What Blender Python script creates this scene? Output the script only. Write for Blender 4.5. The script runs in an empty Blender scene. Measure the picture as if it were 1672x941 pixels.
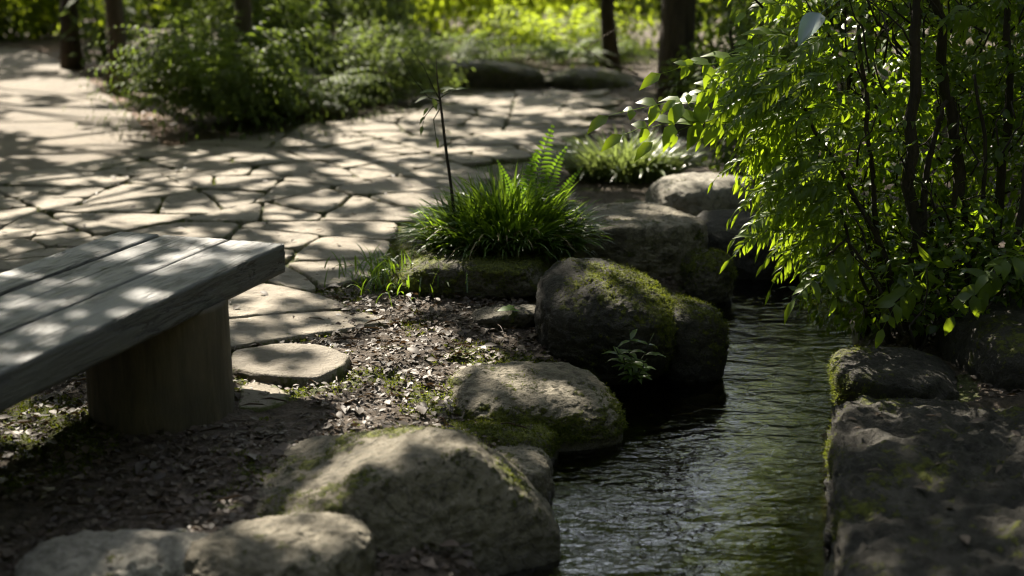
import bpy, bmesh, math, random
import numpy as np
from mathutils import Vector, Matrix
from mathutils.geometry import delaunay_2d_cdt

random.seed(7)
rng = np.random.default_rng(7)
sc = bpy.context.scene
COL = sc.collection

# ------------------------------------------------------------------ camera
CAM_H = 1.4
FPX = 50.0 / 36.0 * 1672.0
PITCH = math.atan((470.5 + 112.0) / FPX)
_fw = np.array([0.0, math.cos(PITCH), -math.sin(PITCH)])
_up = np.array([0.0, math.sin(PITCH), math.cos(PITCH)])
_rt = np.array([1.0, 0.0, 0.0])
_eye = np.array([0.0, 0.0, CAM_H])


def _ray(px, py):
    return _fw + (px - 836.0) / FPX * _rt - (py - 470.5) / FPX * _up


def at(px, py, z=0.0):
    d = _ray(px, py)
    return _eye + d * ((z - CAM_H) / d[2])


def atY(px, py, Y):
    d = _ray(px, py)
    return _eye + d * (Y / d[1])


cam_d = bpy.data.cameras.new('camera')
cam = bpy.data.objects.new('camera', cam_d)
COL.objects.link(cam)
cam.location = _eye
cam.rotation_euler = (math.pi / 2 - PITCH, 0, 0)
cam_d.sensor_width = 36.0
cam_d.lens = 50.0
cam_d.clip_start = 0.05
cam_d.clip_end = 2000.0
cam_d.dof.use_dof = True
cam_d.dof.focus_distance = 4.85
cam_d.dof.aperture_fstop = 1.9
cam_d.dof.aperture_blades = 9
sc.camera = cam

# ------------------------------------------------------------------ light
SUN_EL = math.radians(43.0)
SUN_AZ = math.atan2(-0.47, 0.88)
S = np.array([math.sin(SUN_AZ) * math.cos(SUN_EL), math.cos(SUN_AZ) * math.cos(SUN_EL), math.sin(SUN_EL)])
sun_d = bpy.data.lights.new('sun', 'SUN')
sun_d.energy = 5.0
sun_d.angle = math.radians(0.5)
sun_d.color = (1.0, 0.91, 0.76)
sun = bpy.data.objects.new('sun', sun_d)
COL.objects.link(sun)
sun.rotation_euler = Vector(S).to_track_quat('Z', 'Y').to_euler()
sun.location = tuple(S * 30)

w = bpy.data.worlds.new('World')
sc.world = w
w.use_nodes = True
wn = w.node_tree.nodes
sky = wn.new('ShaderNodeTexSky')
sky.sky_type = 'NISHITA'
sky.sun_disc = False
sky.sun_elevation = SUN_EL
sky.sun_rotation = SUN_AZ
sky.dust_density = 1.5
bg = wn['Background']
bg.inputs['Strength'].default_value = 0.085
hs = wn.new('ShaderNodeHueSaturation')      # less saturated sky, takes blue out of the shade
hs.inputs['Saturation'].default_value = 0.5
w.node_tree.links.new(sky.outputs[0], hs.inputs['Color'])
w.node_tree.links.new(hs.outputs[0], bg.inputs['Color'])

vs = sc.view_settings
vs.view_transform = 'Standard'
vs.look = 'None'
vs.gamma = 1.0
vs.use_curve_mapping = False
vs.exposure = 2.1
sc.cycles.use_denoising = True
sc.cycles.denoiser = 'OPENIMAGEDENOISE'
sc.cycles.max_bounces = 8
sc.cycles.diffuse_bounces = 3
sc.cycles.glossy_bounces = 3
sc.cycles.transmission_bounces = 4
sc.cycles.transparent_max_bounces = 8
sc.cycles.caustics_reflective = False
sc.cycles.caustics_refractive = False
sc.cycles.sample_clamp_indirect = 4.0
sc.cycles.pixel_filter_type = 'BLACKMAN_HARRIS'
sc.cycles.filter_width = 1.1
sc.cycles.use_adaptive_sampling = True
sc.cycles.adaptive_threshold = 0.015

# ------------------------------------------------------------------ noise


def _hash(ix, iy, iz, seed):
    h = (ix.astype(np.uint32) * np.uint32(374761393) + iy.astype(np.uint32) * np.uint32(668265263)
         + iz.astype(np.uint32) * np.uint32(2147483647) + np.uint32((seed * 974711 + 12345) & 0xffffffff))
    h = (h ^ (h >> np.uint32(13))) * np.uint32(1274126177)
    h = (h ^ (h >> np.uint32(16))) * np.uint32(2246822519)
    h = h ^ (h >> np.uint32(15))
    return h.astype(np.float64) / 2147483647.5 - 1.0


def vnoise(p, seed=0):
    p = np.asarray(p, float)
    i = np.floor(p).astype(np.int64)
    f = p - i
    f = f * f * f * (f * (f * 6 - 15) + 10)
    out = 0
    for dx in (0, 1):
        wx = f[:, 0] if dx else 1 - f[:, 0]
        for dy in (0, 1):
            wy = f[:, 1] if dy else 1 - f[:, 1]
            for dz in (0, 1):
                wz = f[:, 2] if dz else 1 - f[:, 2]
                out = out + wx * wy * wz * _hash(i[:, 0] + dx, i[:, 1] + dy, i[:, 2] + dz, seed)
    return out


def fbm(p, octv=4, seed=0, gain=0.5):
    p = np.asarray(p, float)
    a, s, out = 1.0, 0.0, 0
    for o in range(octv):
        out = out + a * vnoise(p * (2.03 ** o) + 17.3 * o, seed + o)
        s += a
        a *= gain
    return out / s


def fbm2(x, y, f, octv=4, seed=0):
    return fbm(np.stack([x * f, y * f, np.zeros_like(x) + 0.37], 1), octv, seed)


def sstep(a, b, x):
    t = np.clip((x - a) / (b - a), 0, 1)
    return t * t * (3 - 2 * t)


def unit(v):
    v = np.asarray(v, float)
    return v / np.maximum(np.linalg.norm(v, axis=-1, keepdims=True), 1e-9)


# ------------------------------------------------------------------ meshes
class MB:
    def __init__(self):
        self.v, self.f, self.a, self.n = [], [], [], 0

    def add(self, V, F, tint=0.5):
        V = np.asarray(V, float)
        self.v.append(V)
        t = np.zeros(len(V)) + tint
        self.a.append(t)
        for f in F:
            if len(f):
                self.f.append(np.asarray(f, np.int64) + self.n)
        self.n += len(V)

    def build(self, name, mat, parent=None, smooth=True):
        V = np.concatenate(self.v).astype(np.float32)
        me = bpy.data.meshes.new(name)
        me.vertices.add(len(V))
        me.vertices.foreach_set('co', V.ravel())
        loops = np.concatenate([f.ravel() for f in self.f]).astype(np.int32)
        tot = np.concatenate([np.full(len(f), f.shape[1]) for f in self.f]).astype(np.int32)
        start = np.concatenate([[0], np.cumsum(tot)[:-1]]).astype(np.int32)
        me.loops.add(len(loops))
        me.loops.foreach_set('vertex_index', loops)
        me.polygons.add(len(tot))
        me.polygons.foreach_set('loop_start', start)
        me.polygons.foreach_set('use_smooth', np.full(len(tot), smooth))
        at_ = me.attributes.new('tint', 'FLOAT', 'POINT')
        at_.data.foreach_set('value', np.concatenate(self.a).astype(np.float32))
        me.update(calc_edges=True)
        me.validate()
        me.materials.append(mat)
        o = bpy.data.objects.new(name, me)
        COL.objects.link(o)
        if parent is not None:
            o.parent = parent
            o.matrix_parent_inverse = Matrix()
            # vertices are given in world space unless the parent is turned
            if parent.rotation_euler.z == 0:
                o.location = -Vector(parent.location)
        return o


def thing(name, label, cat, loc=(0, 0, 0), group=None, rotz=0.0):
    o = bpy.data.objects.new(name, None)
    o.empty_display_size = 0.1
    COL.objects.link(o)
    o.location = tuple(float(q) for q in loc)
    o.rotation_euler = (0, 0, rotz)
    return tag(o, label, cat, group)


def tag(o, label, cat, group=None, kind=None):
    o['label'] = label
    o['category'] = cat
    if group:
        o['group'] = group
    if kind:
        o['kind'] = kind
    return o


def setattr_f(me, name, arr):
    a = me.attributes.get(name) or me.attributes.new(name, 'FLOAT', 'POINT')
    a.data.foreach_set('value', np.asarray(arr, np.float32))


TM = {}
# x across (-.5..), y along 0..1, z out of the leaf plane
TM['diamond'] = (np.array([[0, 0, 0], [-.5, .45, .06], [.5, .45, .06], [0, 1, -.06]]), [np.array([[0, 2, 3, 1]])])
TM['leaf'] = (np.array([[0, 0, 0], [0, .35, -.03], [0, .7, -.05], [0, 1, -.16], [-.42, .25, .05], [-.46, .55, .03],
                        [.42, .25, .05], [.46, .55, .03]]),
              [np.array([[0, 1, 4], [0, 6, 1], [2, 3, 5], [2, 7, 3]]), np.array([[1, 2, 5, 4], [1, 6, 7, 2]])])
TM['lance'] = (np.array([[0, 0, 0], [0, .3, .03], [0, .65, .0], [0, 1, -.22], [-.5, .28, .07], [-.42, .62, .03],
                         [.5, .28, .07], [.42, .62, .03]]),
               [np.array([[0, 1, 4], [0, 6, 1], [2, 3, 5], [2, 7, 3]]), np.array([[1, 2, 5, 4], [1, 6, 7, 2]])])


_ys = np.linspace(0, 1, 10)
_xs = np.array([-1, -.5, 0, .5, 1])
_hw = .5 * np.sin(np.pi * np.clip(_ys, 0, 1) ** .62) ** .85
_hw[0] = .02
_hw[-1] = .01
TM['ovate'] = (np.array([[x * h_, y, .18 * abs(x) * h_ - .22 * y * y] for y, h_ in zip(_ys, _hw) for x in _xs]),
               [np.array([[r * 5 + c, r * 5 + c + 1, r * 5 + c + 6, r * 5 + c + 5] for r in range(9) for c in range(4)])])


def leaves(mb, P, T, N, L, W, tint, tm='diamond'):
    P = np.asarray(P, float)
    n = len(P)
    if n == 0:
        return
    T = unit(T)
    B = unit(np.cross(T, N))
    N = np.cross(B, T)
    tv, tf = TM[tm]
    L = np.zeros(n) + L
    W = np.zeros(n) + W
    V = (P[:, None, :] + (tv[None, :, 0] * W[:, None])[..., None] * B[:, None, :]
         + (tv[None, :, 1] * L[:, None])[..., None] * T[:, None, :]
         + (tv[None, :, 2] * L[:, None])[..., None] * N[:, None, :])
    k = len(tv)
    off = (np.arange(n) * k)[:, None, None]
    F = [(f[None] + off).reshape(-1, f.shape[1]) for f in tf]
    mb.add(V.reshape(-1, 3), F, np.repeat(np.zeros(n) + tint, k))


def rand_unit(n):
    return unit(rng.normal(size=(n, 3)))


def blades(mb, P, D, L, W, arch, tint, seg=5, tipdrop=0.0):
    """arching strips: P base, D horizontal unit lean direction, arch = how far it leans over"""
    n = len(P)
    L = np.zeros(n) + L
    W = np.zeros(n) + W
    arch = np.zeros(n) + arch
    t = np.linspace(0, 1, seg + 1)
    ang = (math.pi / 2 - arch[:, None] * (0.25 + 0.75 * t[None] ** 1.3))  # elevation of the tangent
    dl = L[:, None] / seg
    cx = np.cumsum(np.cos(ang) * dl, 1) - np.cos(ang[:, :1]) * dl
    cz = np.cumsum(np.sin(ang) * dl, 1) - np.sin(ang[:, :1]) * dl
    C = P[:, None, :] + cx[..., None] * D[:, None, :]
    C[..., 2] += cz
    side = np.cross(D, np.array([0, 0, 1.0]))
    tw = rng.normal(0, .35, n)
    side = side * np.cos(tw)[:, None] + np.array([0, 0, 1.0]) * np.sin(tw)[:, None]
    wid = W[:, None] * np.array([0.75] + [1.0] * (seg - 2) + [.7, 0.08])[None]
    A = C - side[:, None, :] * wid[..., None] / 2
    Bv = C + side[:, None, :] * wid[..., None] / 2
    V = np.stack([A, Bv], 2).reshape(n, -1, 3)
    k = 2 * (seg + 1)
    base = np.array([[2 * i, 2 * i + 1, 2 * i + 3, 2 * i + 2] for i in range(seg)])
    F = (base[None] + (np.arange(n) * k)[:, None, None]).reshape(-1, 4)
    mb.add(V.reshape(-1, 3), [F], np.repeat(np.zeros(n) + tint, k))


def tube(mb, pts, rad, k=8, tint=0.5, rough=0.0, cap=True):
    pts = np.asarray(pts, float)
    n = len(pts)
    rad = np.zeros(n) + rad
    T = unit(np.gradient(pts, axis=0))
    ref = np.array([1.0, 0.13, 0.07]) if abs(T[0][2]) > .6 else np.array([0.05, 0.1, 1.0])
    B = unit(np.cross(T, ref))
    N = np.cross(B, T)
    a = np.linspace(0, 2 * math.pi, k, endpoint=False)
    ring = np.cos(a)[None, :, None] * B[:, None, :] + np.sin(a)[None, :, None] * N[:, None, :]
    r = rad[:, None] * np.ones((n, k))
    if rough:
        q = (pts[:, None, :] + ring * rad[:, None, None]).reshape(-1, 3)
        r = r * (1 + rough * fbm(q * np.array([14, 14, 3.0]) / max(rad.max() / .08, .3), 3, 5).reshape(n, k))
    V = (pts[:, None, :] + ring * r[..., None]).reshape(-1, 3)
    i = np.arange(n - 1)[:, None]
    j = np.arange(k)[None]
    jn = (j + 1) % k
    F = np.stack([i * k + j, i * k + jn, (i + 1) * k + jn, (i + 1) * k + j], -1).reshape(-1, 4)
    Fs = [F]
    if cap:
        Fs.append(np.arange((n - 1) * k, n * k)[None])
        Fs.append(np.arange(k)[::-1][None])
    mb.add(V, Fs, tint)


def curve(p0, p1, sag=0.0, n=8, wob=0.0):
    p0, p1 = np.asarray(p0, float), np.asarray(p1, float)
    t = np.linspace(0, 1, n)[:, None]
    c = p0 * (1 - t) + p1 * t
    c[:, 2] += sag * (4 * t * (1 - t))[:, 0]
    if wob:
        off = rng.normal(0, wob, (n, 3))
        off[0] = off[-1] = 0
        c = c + off
    return c


# ------------------------------------------------------------------ materials
class NT:
    def __init__(self, name):
        self.m = bpy.data.materials.new(name)
        self.m.use_nodes = True
        self.t = self.m.node_tree
        self.b = self.t.nodes['Principled BSDF']
        self.out = self.t.nodes['Material Output']

    def n(self, typ, **kw):
        o = self.t.nodes.new(typ)
        for k, v in kw.items():
            setattr(o, k, v)
        return o

    def l(self, a, b):
        self.t.links.new(a, b)

    def put(self, sock, v):
        if hasattr(v, 'is_output'):
            self.l(v, sock)
        elif isinstance(v, (tuple, list)) and len(v) == 3 and sock.type == 'RGBA':
            sock.default_value = (*v, 1)
        else:
            sock.default_value = v

    def noise(self, scale, detail=6, rough=0.6, vec=None, dist=0.0):
        o = self.n('ShaderNodeTexNoise')
        o.inputs['Scale'].default_value = scale
        o.inputs['Detail'].default_value = detail
        o.inputs['Roughness'].default_value = rough
        o.inputs['Distortion'].default_value = dist
        if vec is not None:
            self.l(vec, o.inputs['Vector'])
        return o.outputs['Fac']

    def coord(self, scale=None, kind='Object'):
        o = self.n('ShaderNodeTexCoord').outputs[kind]
        if scale is None:
            return o
        m = self.n('ShaderNodeMapping')
        m.inputs['Scale'].default_value = scale
        self.l(o, m.inputs['Vector'])
        return m.outputs[0]

    def ramp(self, fac, stops):
        r = self.n('ShaderNodeValToRGB')
        e = r.color_ramp.elements
        while len(e) > 1:
            e.remove(e[-1])
        for i, (p, c) in enumerate(stops):
            q = e[0] if i == 0 else e.new(p)
            q.position = p
            q.color = (*c, 1) if not isinstance(c, float) else (c, c, c, 1)
        self.put(r.inputs[0], fac)
        return r.outputs[0]

    def mix(self, f, a, b, blend='MIX'):
        o = self.n('ShaderNodeMix', data_type='RGBA', blend_type=blend)
        self.put(o.inputs[0], f)
        self.put(o.inputs[6], a)
        self.put(o.inputs[7], b)
        return o.outputs[2]

    def math(self, op, a, b=0.0, clamp=False):
        o = self.n('ShaderNodeMath', operation=op, use_clamp=clamp)
        self.put(o.inputs[0], a)
        self.put(o.inputs[1], b)
        return o.outputs[0]

    def attr(self, name):
        o = self.n('ShaderNodeAttribute')
        o.attribute_name = name
        return o.outputs['Fac']

    def bump(self, h, strength, dist, nrm=None):
        o = self.n('ShaderNodeBump')
        o.inputs['Strength'].default_value = strength
        o.inputs['Distance'].default_value = dist
        self.l(h, o.inputs['Height'])
        if nrm is not None:
            self.l(nrm, o.inputs['Normal'])
        return o.outputs[0]


def leaf_mat(name, dark, light, glow, mixf=0.45, rough=0.4, spec=0.5):
    k = NT(name)
    t = k.attr('tint')
    c = k.mix(t, dark, light)
    k.put(k.b.inputs['Base Color'], c)
    k.put(k.b.inputs['Roughness'], rough)
    k.put(k.b.inputs['Specular IOR Level'], spec)
    tr = k.n('ShaderNodeBsdfTranslucent')
    g = k.mix(t, tuple(q * .6 for q in glow), glow)
    k.put(tr.inputs['Color'], g)
    ms = k.n('ShaderNodeMixShader')
    ms.inputs[0].default_value = mixf
    k.l(k.b.outputs[0], ms.inputs[1])
    k.l(tr.outputs[0], ms.inputs[2])
    k.l(ms.outputs[0], k.out.inputs['Surface'])
    return k.m


def stone_mat(name, lo, hi, moss_lo=(.03, .036, .008), moss_hi=(.15, .16, .018), scale=1.0, bump=1.0):
    k = NT(name)
    co = k.coord()
    n1 = k.noise(5 * scale, 8, .65, co)
    n2 = k.noise(34 * scale, 6, .7, co)
    n3 = k.noise(150 * scale, 3, .7, co)
    base = k.mix(k.ramp(n1, [(.36, 0.0), (.64, 1.0)]), lo, hi)
    base = k.mix(k.ramp(n2, [(.46, 0.0), (.62, .65)]), base, tuple(q * .45 for q in lo))
    sp = k.ramp(k.noise(22 * scale, 5, .75, co, .6), [(.60, 0.0), (.66, .5)])
    base = k.mix(sp, base, tuple(min(.5, q * 1.35) for q in hi))
    base = k.mix(k.ramp(n3, [(.60, 0.0), (.72, .7)]), base, tuple(q * .3 for q in lo))
    # hairline cracks
    vd = k.n('ShaderNodeTexVoronoi', feature='DISTANCE_TO_EDGE')
    vd.inputs['Scale'].default_value = 5.5 * scale
    dv = k.n('ShaderNodeVectorMath', operation='ADD')
    nz = k.n('ShaderNodeTexNoise')
    nz.inputs['Scale'].default_value = 7
    nz.inputs['Detail'].default_value = 5
    k.l(co, nz.inputs['Vector'])
    sc_ = k.n('ShaderNodeVectorMath', operation='SCALE')
    sc_.inputs['Scale'].default_value = .35
    k.l(nz.outputs['Color'], sc_.inputs[0])
    k.l(co, dv.inputs[0])
    k.l(sc_.outputs[0], dv.inputs[1])
    k.l(dv.outputs[0], vd.inputs['Vector'])
    cr = k.math('MULTIPLY', k.ramp(vd.outputs['Distance'], [(.003, 1.0), (.03, 0.0)]), k.ramp(k.noise(3.5, 3, .6, co), [(.48, 0.0), (.56, 1.0)]))
    base = k.mix(k.math('MULTIPLY', cr, .45), base, tuple(q * .25 for q in lo))
    # wet dark band at the water line
    gz = k.n('ShaderNodeSeparateXYZ')
    k.l(k.n('ShaderNodeNewGeometry').outputs['Position'], gz.inputs[0])
    wet = k.math('SUBTRACT', 1.0, k.math('MULTIPLY', k.math('ADD', gz.outputs[2], .15), 11.0, True), True)
    base = k.mix(k.math('MULTIPLY', wet, .8), base, tuple(q * .3 for q in lo))
    ms = k.attr('moss')
    mm = k.math('ADD', ms, k.math('MULTIPLY', k.math('SUBTRACT', n2, .5), 2.2))
    mm = k.math('ADD', mm, k.math('MULTIPLY', k.math('SUBTRACT', n1, .5), 1.2))
    mf = k.ramp(mm, [(.42, 0.0), (.60, .95)])
    mc = k.mix(k.ramp(k.noise(60, 4, .7, co), [(.35, 0.0), (.65, 1.0)]), moss_lo, moss_hi)
    col = k.mix(mf, base, mc)
    k.put(k.b.inputs['Base Color'], col)
    k.put(k.b.inputs['Roughness'], k.mix(wet, (.82, .82, .82), (.35, .35, .35)))
    k.put(k.b.inputs['Specular IOR Level'], .35)
    nb = k.bump(n1, .6 * bump, .03)
    nb = k.bump(n2, 1.0 * bump, .02, nb)
    nb = k.bump(n3, .9 * bump, .007, nb)
    nb = k.bump(k.math('SUBTRACT', 1.0, cr), .5, .008, nb)
    mh = k.math('MULTIPLY', k.noise(170, 3, .8, co), mf)
    nb = k.bump(mh, .8, .008, nb)
    k.l(nb, k.b.inputs['Normal'])
    return k.m


M = {}
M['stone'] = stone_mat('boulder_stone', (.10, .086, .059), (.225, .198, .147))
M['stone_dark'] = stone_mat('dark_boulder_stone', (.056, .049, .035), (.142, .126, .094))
M['stone_shaded'] = stone_mat('shaded_bank_stone', (.026, .0235, .018), (.072, .065, .053), bump=1.4)  # darker copy of the boulder stone, deep shade put into its colour
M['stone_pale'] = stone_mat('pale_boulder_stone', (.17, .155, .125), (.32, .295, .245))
M['moss_blade'] = leaf_mat('moss_blade', (.03, .04, .008), (.12, .14, .02), (.22, .26, .02), .35, .7, .2)
M['shrub_leaf'] = leaf_mat('shrub_leaf', (.024, .05, .012), (.06, .10, .018), (.28, .42, .012), .5, .36)
M['spray_leaf'] = leaf_mat('spray_leaf', (.05, .085, .012), (.09, .135, .018), (.36, .50, .018), .56, .42)
M['sedge'] = leaf_mat('sedge_blade', (.022, .05, .012), (.075, .13, .025), (.24, .38, .02), .42, .42)
M['fern'] = leaf_mat('fern_leaf', (.04, .09, .015), (.08, .15, .02), (.24, .42, .02), .5, .5)
M['pale_blade'] = leaf_mat('pale_blade', (.07, .10, .04), (.15, .19, .085), (.26, .33, .08), .38, .35)
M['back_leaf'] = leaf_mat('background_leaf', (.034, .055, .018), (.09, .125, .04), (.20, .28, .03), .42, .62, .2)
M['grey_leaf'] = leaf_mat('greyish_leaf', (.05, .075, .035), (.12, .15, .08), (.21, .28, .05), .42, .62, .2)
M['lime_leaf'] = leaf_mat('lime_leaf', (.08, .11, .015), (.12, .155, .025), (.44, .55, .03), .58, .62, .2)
M['canopy_leaf'] = leaf_mat('canopy_leaf', (.03, .06, .015), (.06, .10, .02), (.22, .34, .015), .42, .4)
M['silver_leaf'] = leaf_mat('silver_leaf', (.10, .16, .13), (.14, .21, .18), (.08, .16, .04), .2, .22, .9)
M['litter'] = leaf_mat('dead_leaf', (.03, .022, .016), (.095, .068, .049), (.12, .07, .03), .15, .6, .4)


M['straw'] = leaf_mat('straw', (.09, .07, .04), (.26, .21, .12), (.2, .15, .06), .25, .6, .3)


def bark_mat(name, lo, hi):
    k = NT(name)
    co = k.coord((14, 14, 2.2))
    n = k.noise(1.6, 7, .7, co, .5)
    k.put(k.b.inputs['Base Color'], k.mix(k.ramp(n, [(.35, 0.0), (.68, 1.0)]), lo, hi))
    k.put(k.b.inputs['Roughness'], .9)
    k.l(k.bump(n, 1.0, .03), k.b.inputs['Normal'])
    return k.m


M['bark'] = bark_mat('bark', (.022, .016, .011), (.085, .062, .043))
M['bark_light'] = bark_mat('bark_light', (.04, .03, .022), (.13, .10, .07))
M['stem'] = bark_mat('stem_bark', (.018, .014, .010), (.055, .042, .03))
M['green_stem'] = bark_mat('green_stem', (.02, .03, .01), (.05, .07, .02))


def wood_mat():
    k = NT('weathered_wood')
    co = k.coord((1.0, .045, 1.0))
    g1 = k.noise(70, 8, .7, co, .8)
    g2 = k.noise(260, 5, .7, co, .3)
    bl = k.noise(6, 5, .6, k.coord((1, .5, 1)))
    c = k.mix(k.ramp(g1, [(.33, 0.0), (.62, 1.0)]), (.021, .023, .025), (.088, .091, .093))
    c = k.mix(k.ramp(g2, [(.55, 0.0), (.72, .8)]), c, (.025, .025, .025))
    c = k.mix(k.ramp(bl, [(.45, 0.0), (.7, .22)]), c, (.15, .15, .145))
    crk = k.math('ABSOLUTE', k.math('SUBTRACT', k.noise(30, 5, .62, k.coord((1.0, .10, 1.0)), 1.0), .5))
    line = k.ramp(crk, [(.012, 1.0), (.05, 0.0)])
    dash = k.ramp(k.noise(9, 3, .6, k.coord((1, .35, 1))), [(.46, 0.0), (.56, 1.0)])
    line = k.math('MULTIPLY', line, dash)
    t = k.attr('tint')
    c = k.mix(k.math('MULTIPLY', t, .3), c, (.17, .165, .155))
    c = k.mix(line, c, (.012, .012, .012))
    k.put(k.b.inputs['Base Color'], c)
    k.put(k.b.inputs['Roughness'], k.ramp(g1, [(.3, .42), (.7, .62)]))
    k.put(k.b.inputs['Specular IOR Level'], .5)
    nb = k.bump(g1, .9, .008)
    nb = k.bump(g2, .8, .004, nb)
    nb = k.bump(k.math('SUBTRACT', 1.0, line), 1.0, .006, nb)
    k.l(nb, k.b.inputs['Normal'])
    return k.m


def log_mat():
    k = NT('log_wood')
    co = k.coord((1, 1, .16))
    g = k.noise(26, 7, .7, co, .4)
    b = k.noise(5, 5, .6, k.coord())
    c = k.mix(k.ramp(g, [(.35, 0.0), (.66, 1.0)]), (.048, .036, .024), (.112, .087, .058))
    c = k.mix(k.ramp(b, [(.45, 0.0), (.68, .6)]), c, (.05, .045, .036))
    k.put(k.b.inputs['Base Color'], c)
    k.put(k.b.inputs['Roughness'], .85)
    k.l(k.bump(g, .7, .006), k.b.inputs['Normal'])
    return k.m


M['wood'] = wood_mat()
M['log'] = log_mat()


def flag_mat():
    k = NT('flagstone')
    co = k.coord()
    n1 = k.noise(3.2, 8, .65, co)
    n2 = k.noise(24, 7, .7, co)
    n3 = k.noise(120, 3, .7, co)
    t = k.attr('tint')
    c = k.mix(k.ramp(n1, [(.35, 0.0), (.65, 1.0)]), (.122, .104, .080), (.215, .187, .147))
    c = k.mix(k.math('MULTIPLY', t, .75), c, k.mix(k.ramp(n1, [(.4, 0.0), (.6, 1.0)]), (.165, .139, .104), (.26, .225, .175)))
    c = k.mix(k.ramp(n2, [(.5, 0.0), (.68, .6)]), c, (.12, .105, .082))
    c = k.mix(k.ramp(n3, [(.6, 0.0), (.72, .6)]), c, (.09, .08, .06))
    ms = k.attr('moss')
    mf = k.ramp(k.math('ADD', ms, k.math('MULTIPLY', k.math('SUBTRACT', n2, .5), 2.0)), [(.45, 0.0), (.62, .9)])
    c = k.mix(mf, c, (.065, .075, .016))
    k.put(k.b.inputs['Base Color'], c)
    k.put(k.b.inputs['Roughness'], .8)
    k.put(k.b.inputs['Specular IOR Level'], .35)
    nb = k.bump(n1, .8, .04)
    nb = k.bump(n2, 1.0, .018, nb)
    nb = k.bump(n3, .7, .005, nb)
    k.l(nb, k.b.inputs['Normal'])
    return k.m


M['flag'] = flag_mat()


def ground_mat():
    k = NT('forest_soil')
    co = k.coord()
    n1 = k.noise(2.2, 8, .65, co)
    n2 = k.noise(26, 7, .72, co, .4)
    n3 = k.noise(110, 4, .7, co)
    c = k.mix(k.ramp(n2, [(.35, 0.0), (.66, 1.0)]), (.030, .023, .017), (.105, .078, .056))
    c = k.mix(k.ramp(n3, [(.56, 0.0), (.70, .7)]), c, (.17, .135, .10))
    mo = k.ramp(k.math('ADD', k.attr('moss'), k.math('MULTIPLY', k.math('SUBTRACT', n2, .5), 1.6)), [(.45, 0.0), (.65, .9)])
    c = k.mix(mo, c, k.mix(k.ramp(n3, [(.35, 0.0), (.65, 1.0)]), (.03, .04, .010), (.09, .105, .018)))
    c = k.mix(k.attr('rust'), c, k.mix(k.ramp(n2, [(.35, 0.0), (.66, 1.0)]), (.09, .045, .022), (.24, .13, .07)))
    c = k.mix(k.attr('bed'), c, k.mix(k.ramp(k.noise(16, 5, .6, co), [(.4, 0.0), (.62, 1.0)]), (.03, .024, .013), (.13, .105, .06)))
    k.put(k.b.inputs['Base Color'], c)
    k.put(k.b.inputs['Roughness'], .9)
    k.put(k.b.inputs['Specular IOR Level'], .3)
    nb = k.bump(n2, 1.0, .03)
    nb = k.bump(n3, .8, .008, nb)
    k.l(nb, k.b.inputs['Normal'])
    return k.m


M['ground'] = ground_mat()


def trail_mat():
    k = NT('trodden_earth')
    co = k.coord()
    n1 = k.noise(1.6, 8, .65, co)
    n2 = k.noise(20, 7, .7, co)
    c = k.mix(k.ramp(n1, [(.35, 0.0), (.65, 1.0)]), (.078, .062, .045), (.145, .118, .088))
    c = k.mix(k.ramp(n2, [(.48, 0.0), (.66, .7)]), c, (.11, .088, .062))
    k.put(k.b.inputs['Base Color'], c)
    k.put(k.b.inputs['Roughness'], .9)
    k.l(k.bump(n2, .8, .02), k.b.inputs['Normal'])
    return k.m


M['trail'] = trail_mat()


def water_mat():
    k = NT('stream_water')
    t = k.t
    t.nodes.remove(k.b)
    co = k.coord((.8, 1.7, 1.0))
    n1 = k.noise(4.5, 2, .5, co, .8)
    n2 = k.noise(13, 2, .5, co, 1.0)
    n3 = k.noise(42, 2, .5, co, .6)
    nb = k.bump(n1, 1.0, .010)
    nb = k.bump(n2, 1.0, .0042, nb)
    nb = k.bump(n3, 1.0, .0010, nb)
    gl = k.n('ShaderNodeBsdfGlossy')
    gl.inputs['Roughness'].default_value = .02
    gl.inputs['Color'].default_value = (1, 1, 1, 1)
    k.l(nb, gl.inputs['Normal'])
    tr = k.n('ShaderNodeBsdfTransparent')
    tr.inputs['Color'].default_value = (.40, .38, .24, 1)
    fr = k.n('ShaderNodeFresnel')
    fr.inputs['IOR'].default_value = 1.48
    k.l(nb, fr.inputs['Normal'])
    ms = k.n('ShaderNodeMixShader')
    k.l(fr.outputs[0], ms.inputs[0])
    k.l(tr.outputs[0], ms.inputs[1])
    k.l(gl.outputs[0], ms.inputs[2])
    k.l(ms.outputs[0], k.out.inputs['Surface'])
    return k.m


M['water'] = water_mat()

# ------------------------------------------------------------------ layout of the ground
WATER_Z = -0.15
_sy = np.array([0.0, 2.0, 3.42, 4.43, 5.05, 5.88, 6.5, 7.2, 8.5, 11.0])
_sx = np.array([0.10, 0.30, 0.43, 0.62, 0.86, 1.10, 1.45, 2.1, 3.4, 6.0])
_sw = np.array([0.42, 0.42, 0.42, 0.42, 0.38, 0.32, 0.30, 0.28, 0.28, 0.28])


def stream_d(x, y):
    """signed distance-like value from the stream's edge (negative = in the water)"""
    c = np.interp(y, _sy, _sx)
    hw = np.interp(y, _sy, _sw)
    d = np.abs(x - c) - hw
    return np.where(y > 11.0, np.maximum(d, y - 11.0), d), x - c


def px_poly(pts, z=0.0):
    return [tuple(at(a, b, z)[:2]) for a, b in pts]


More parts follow.
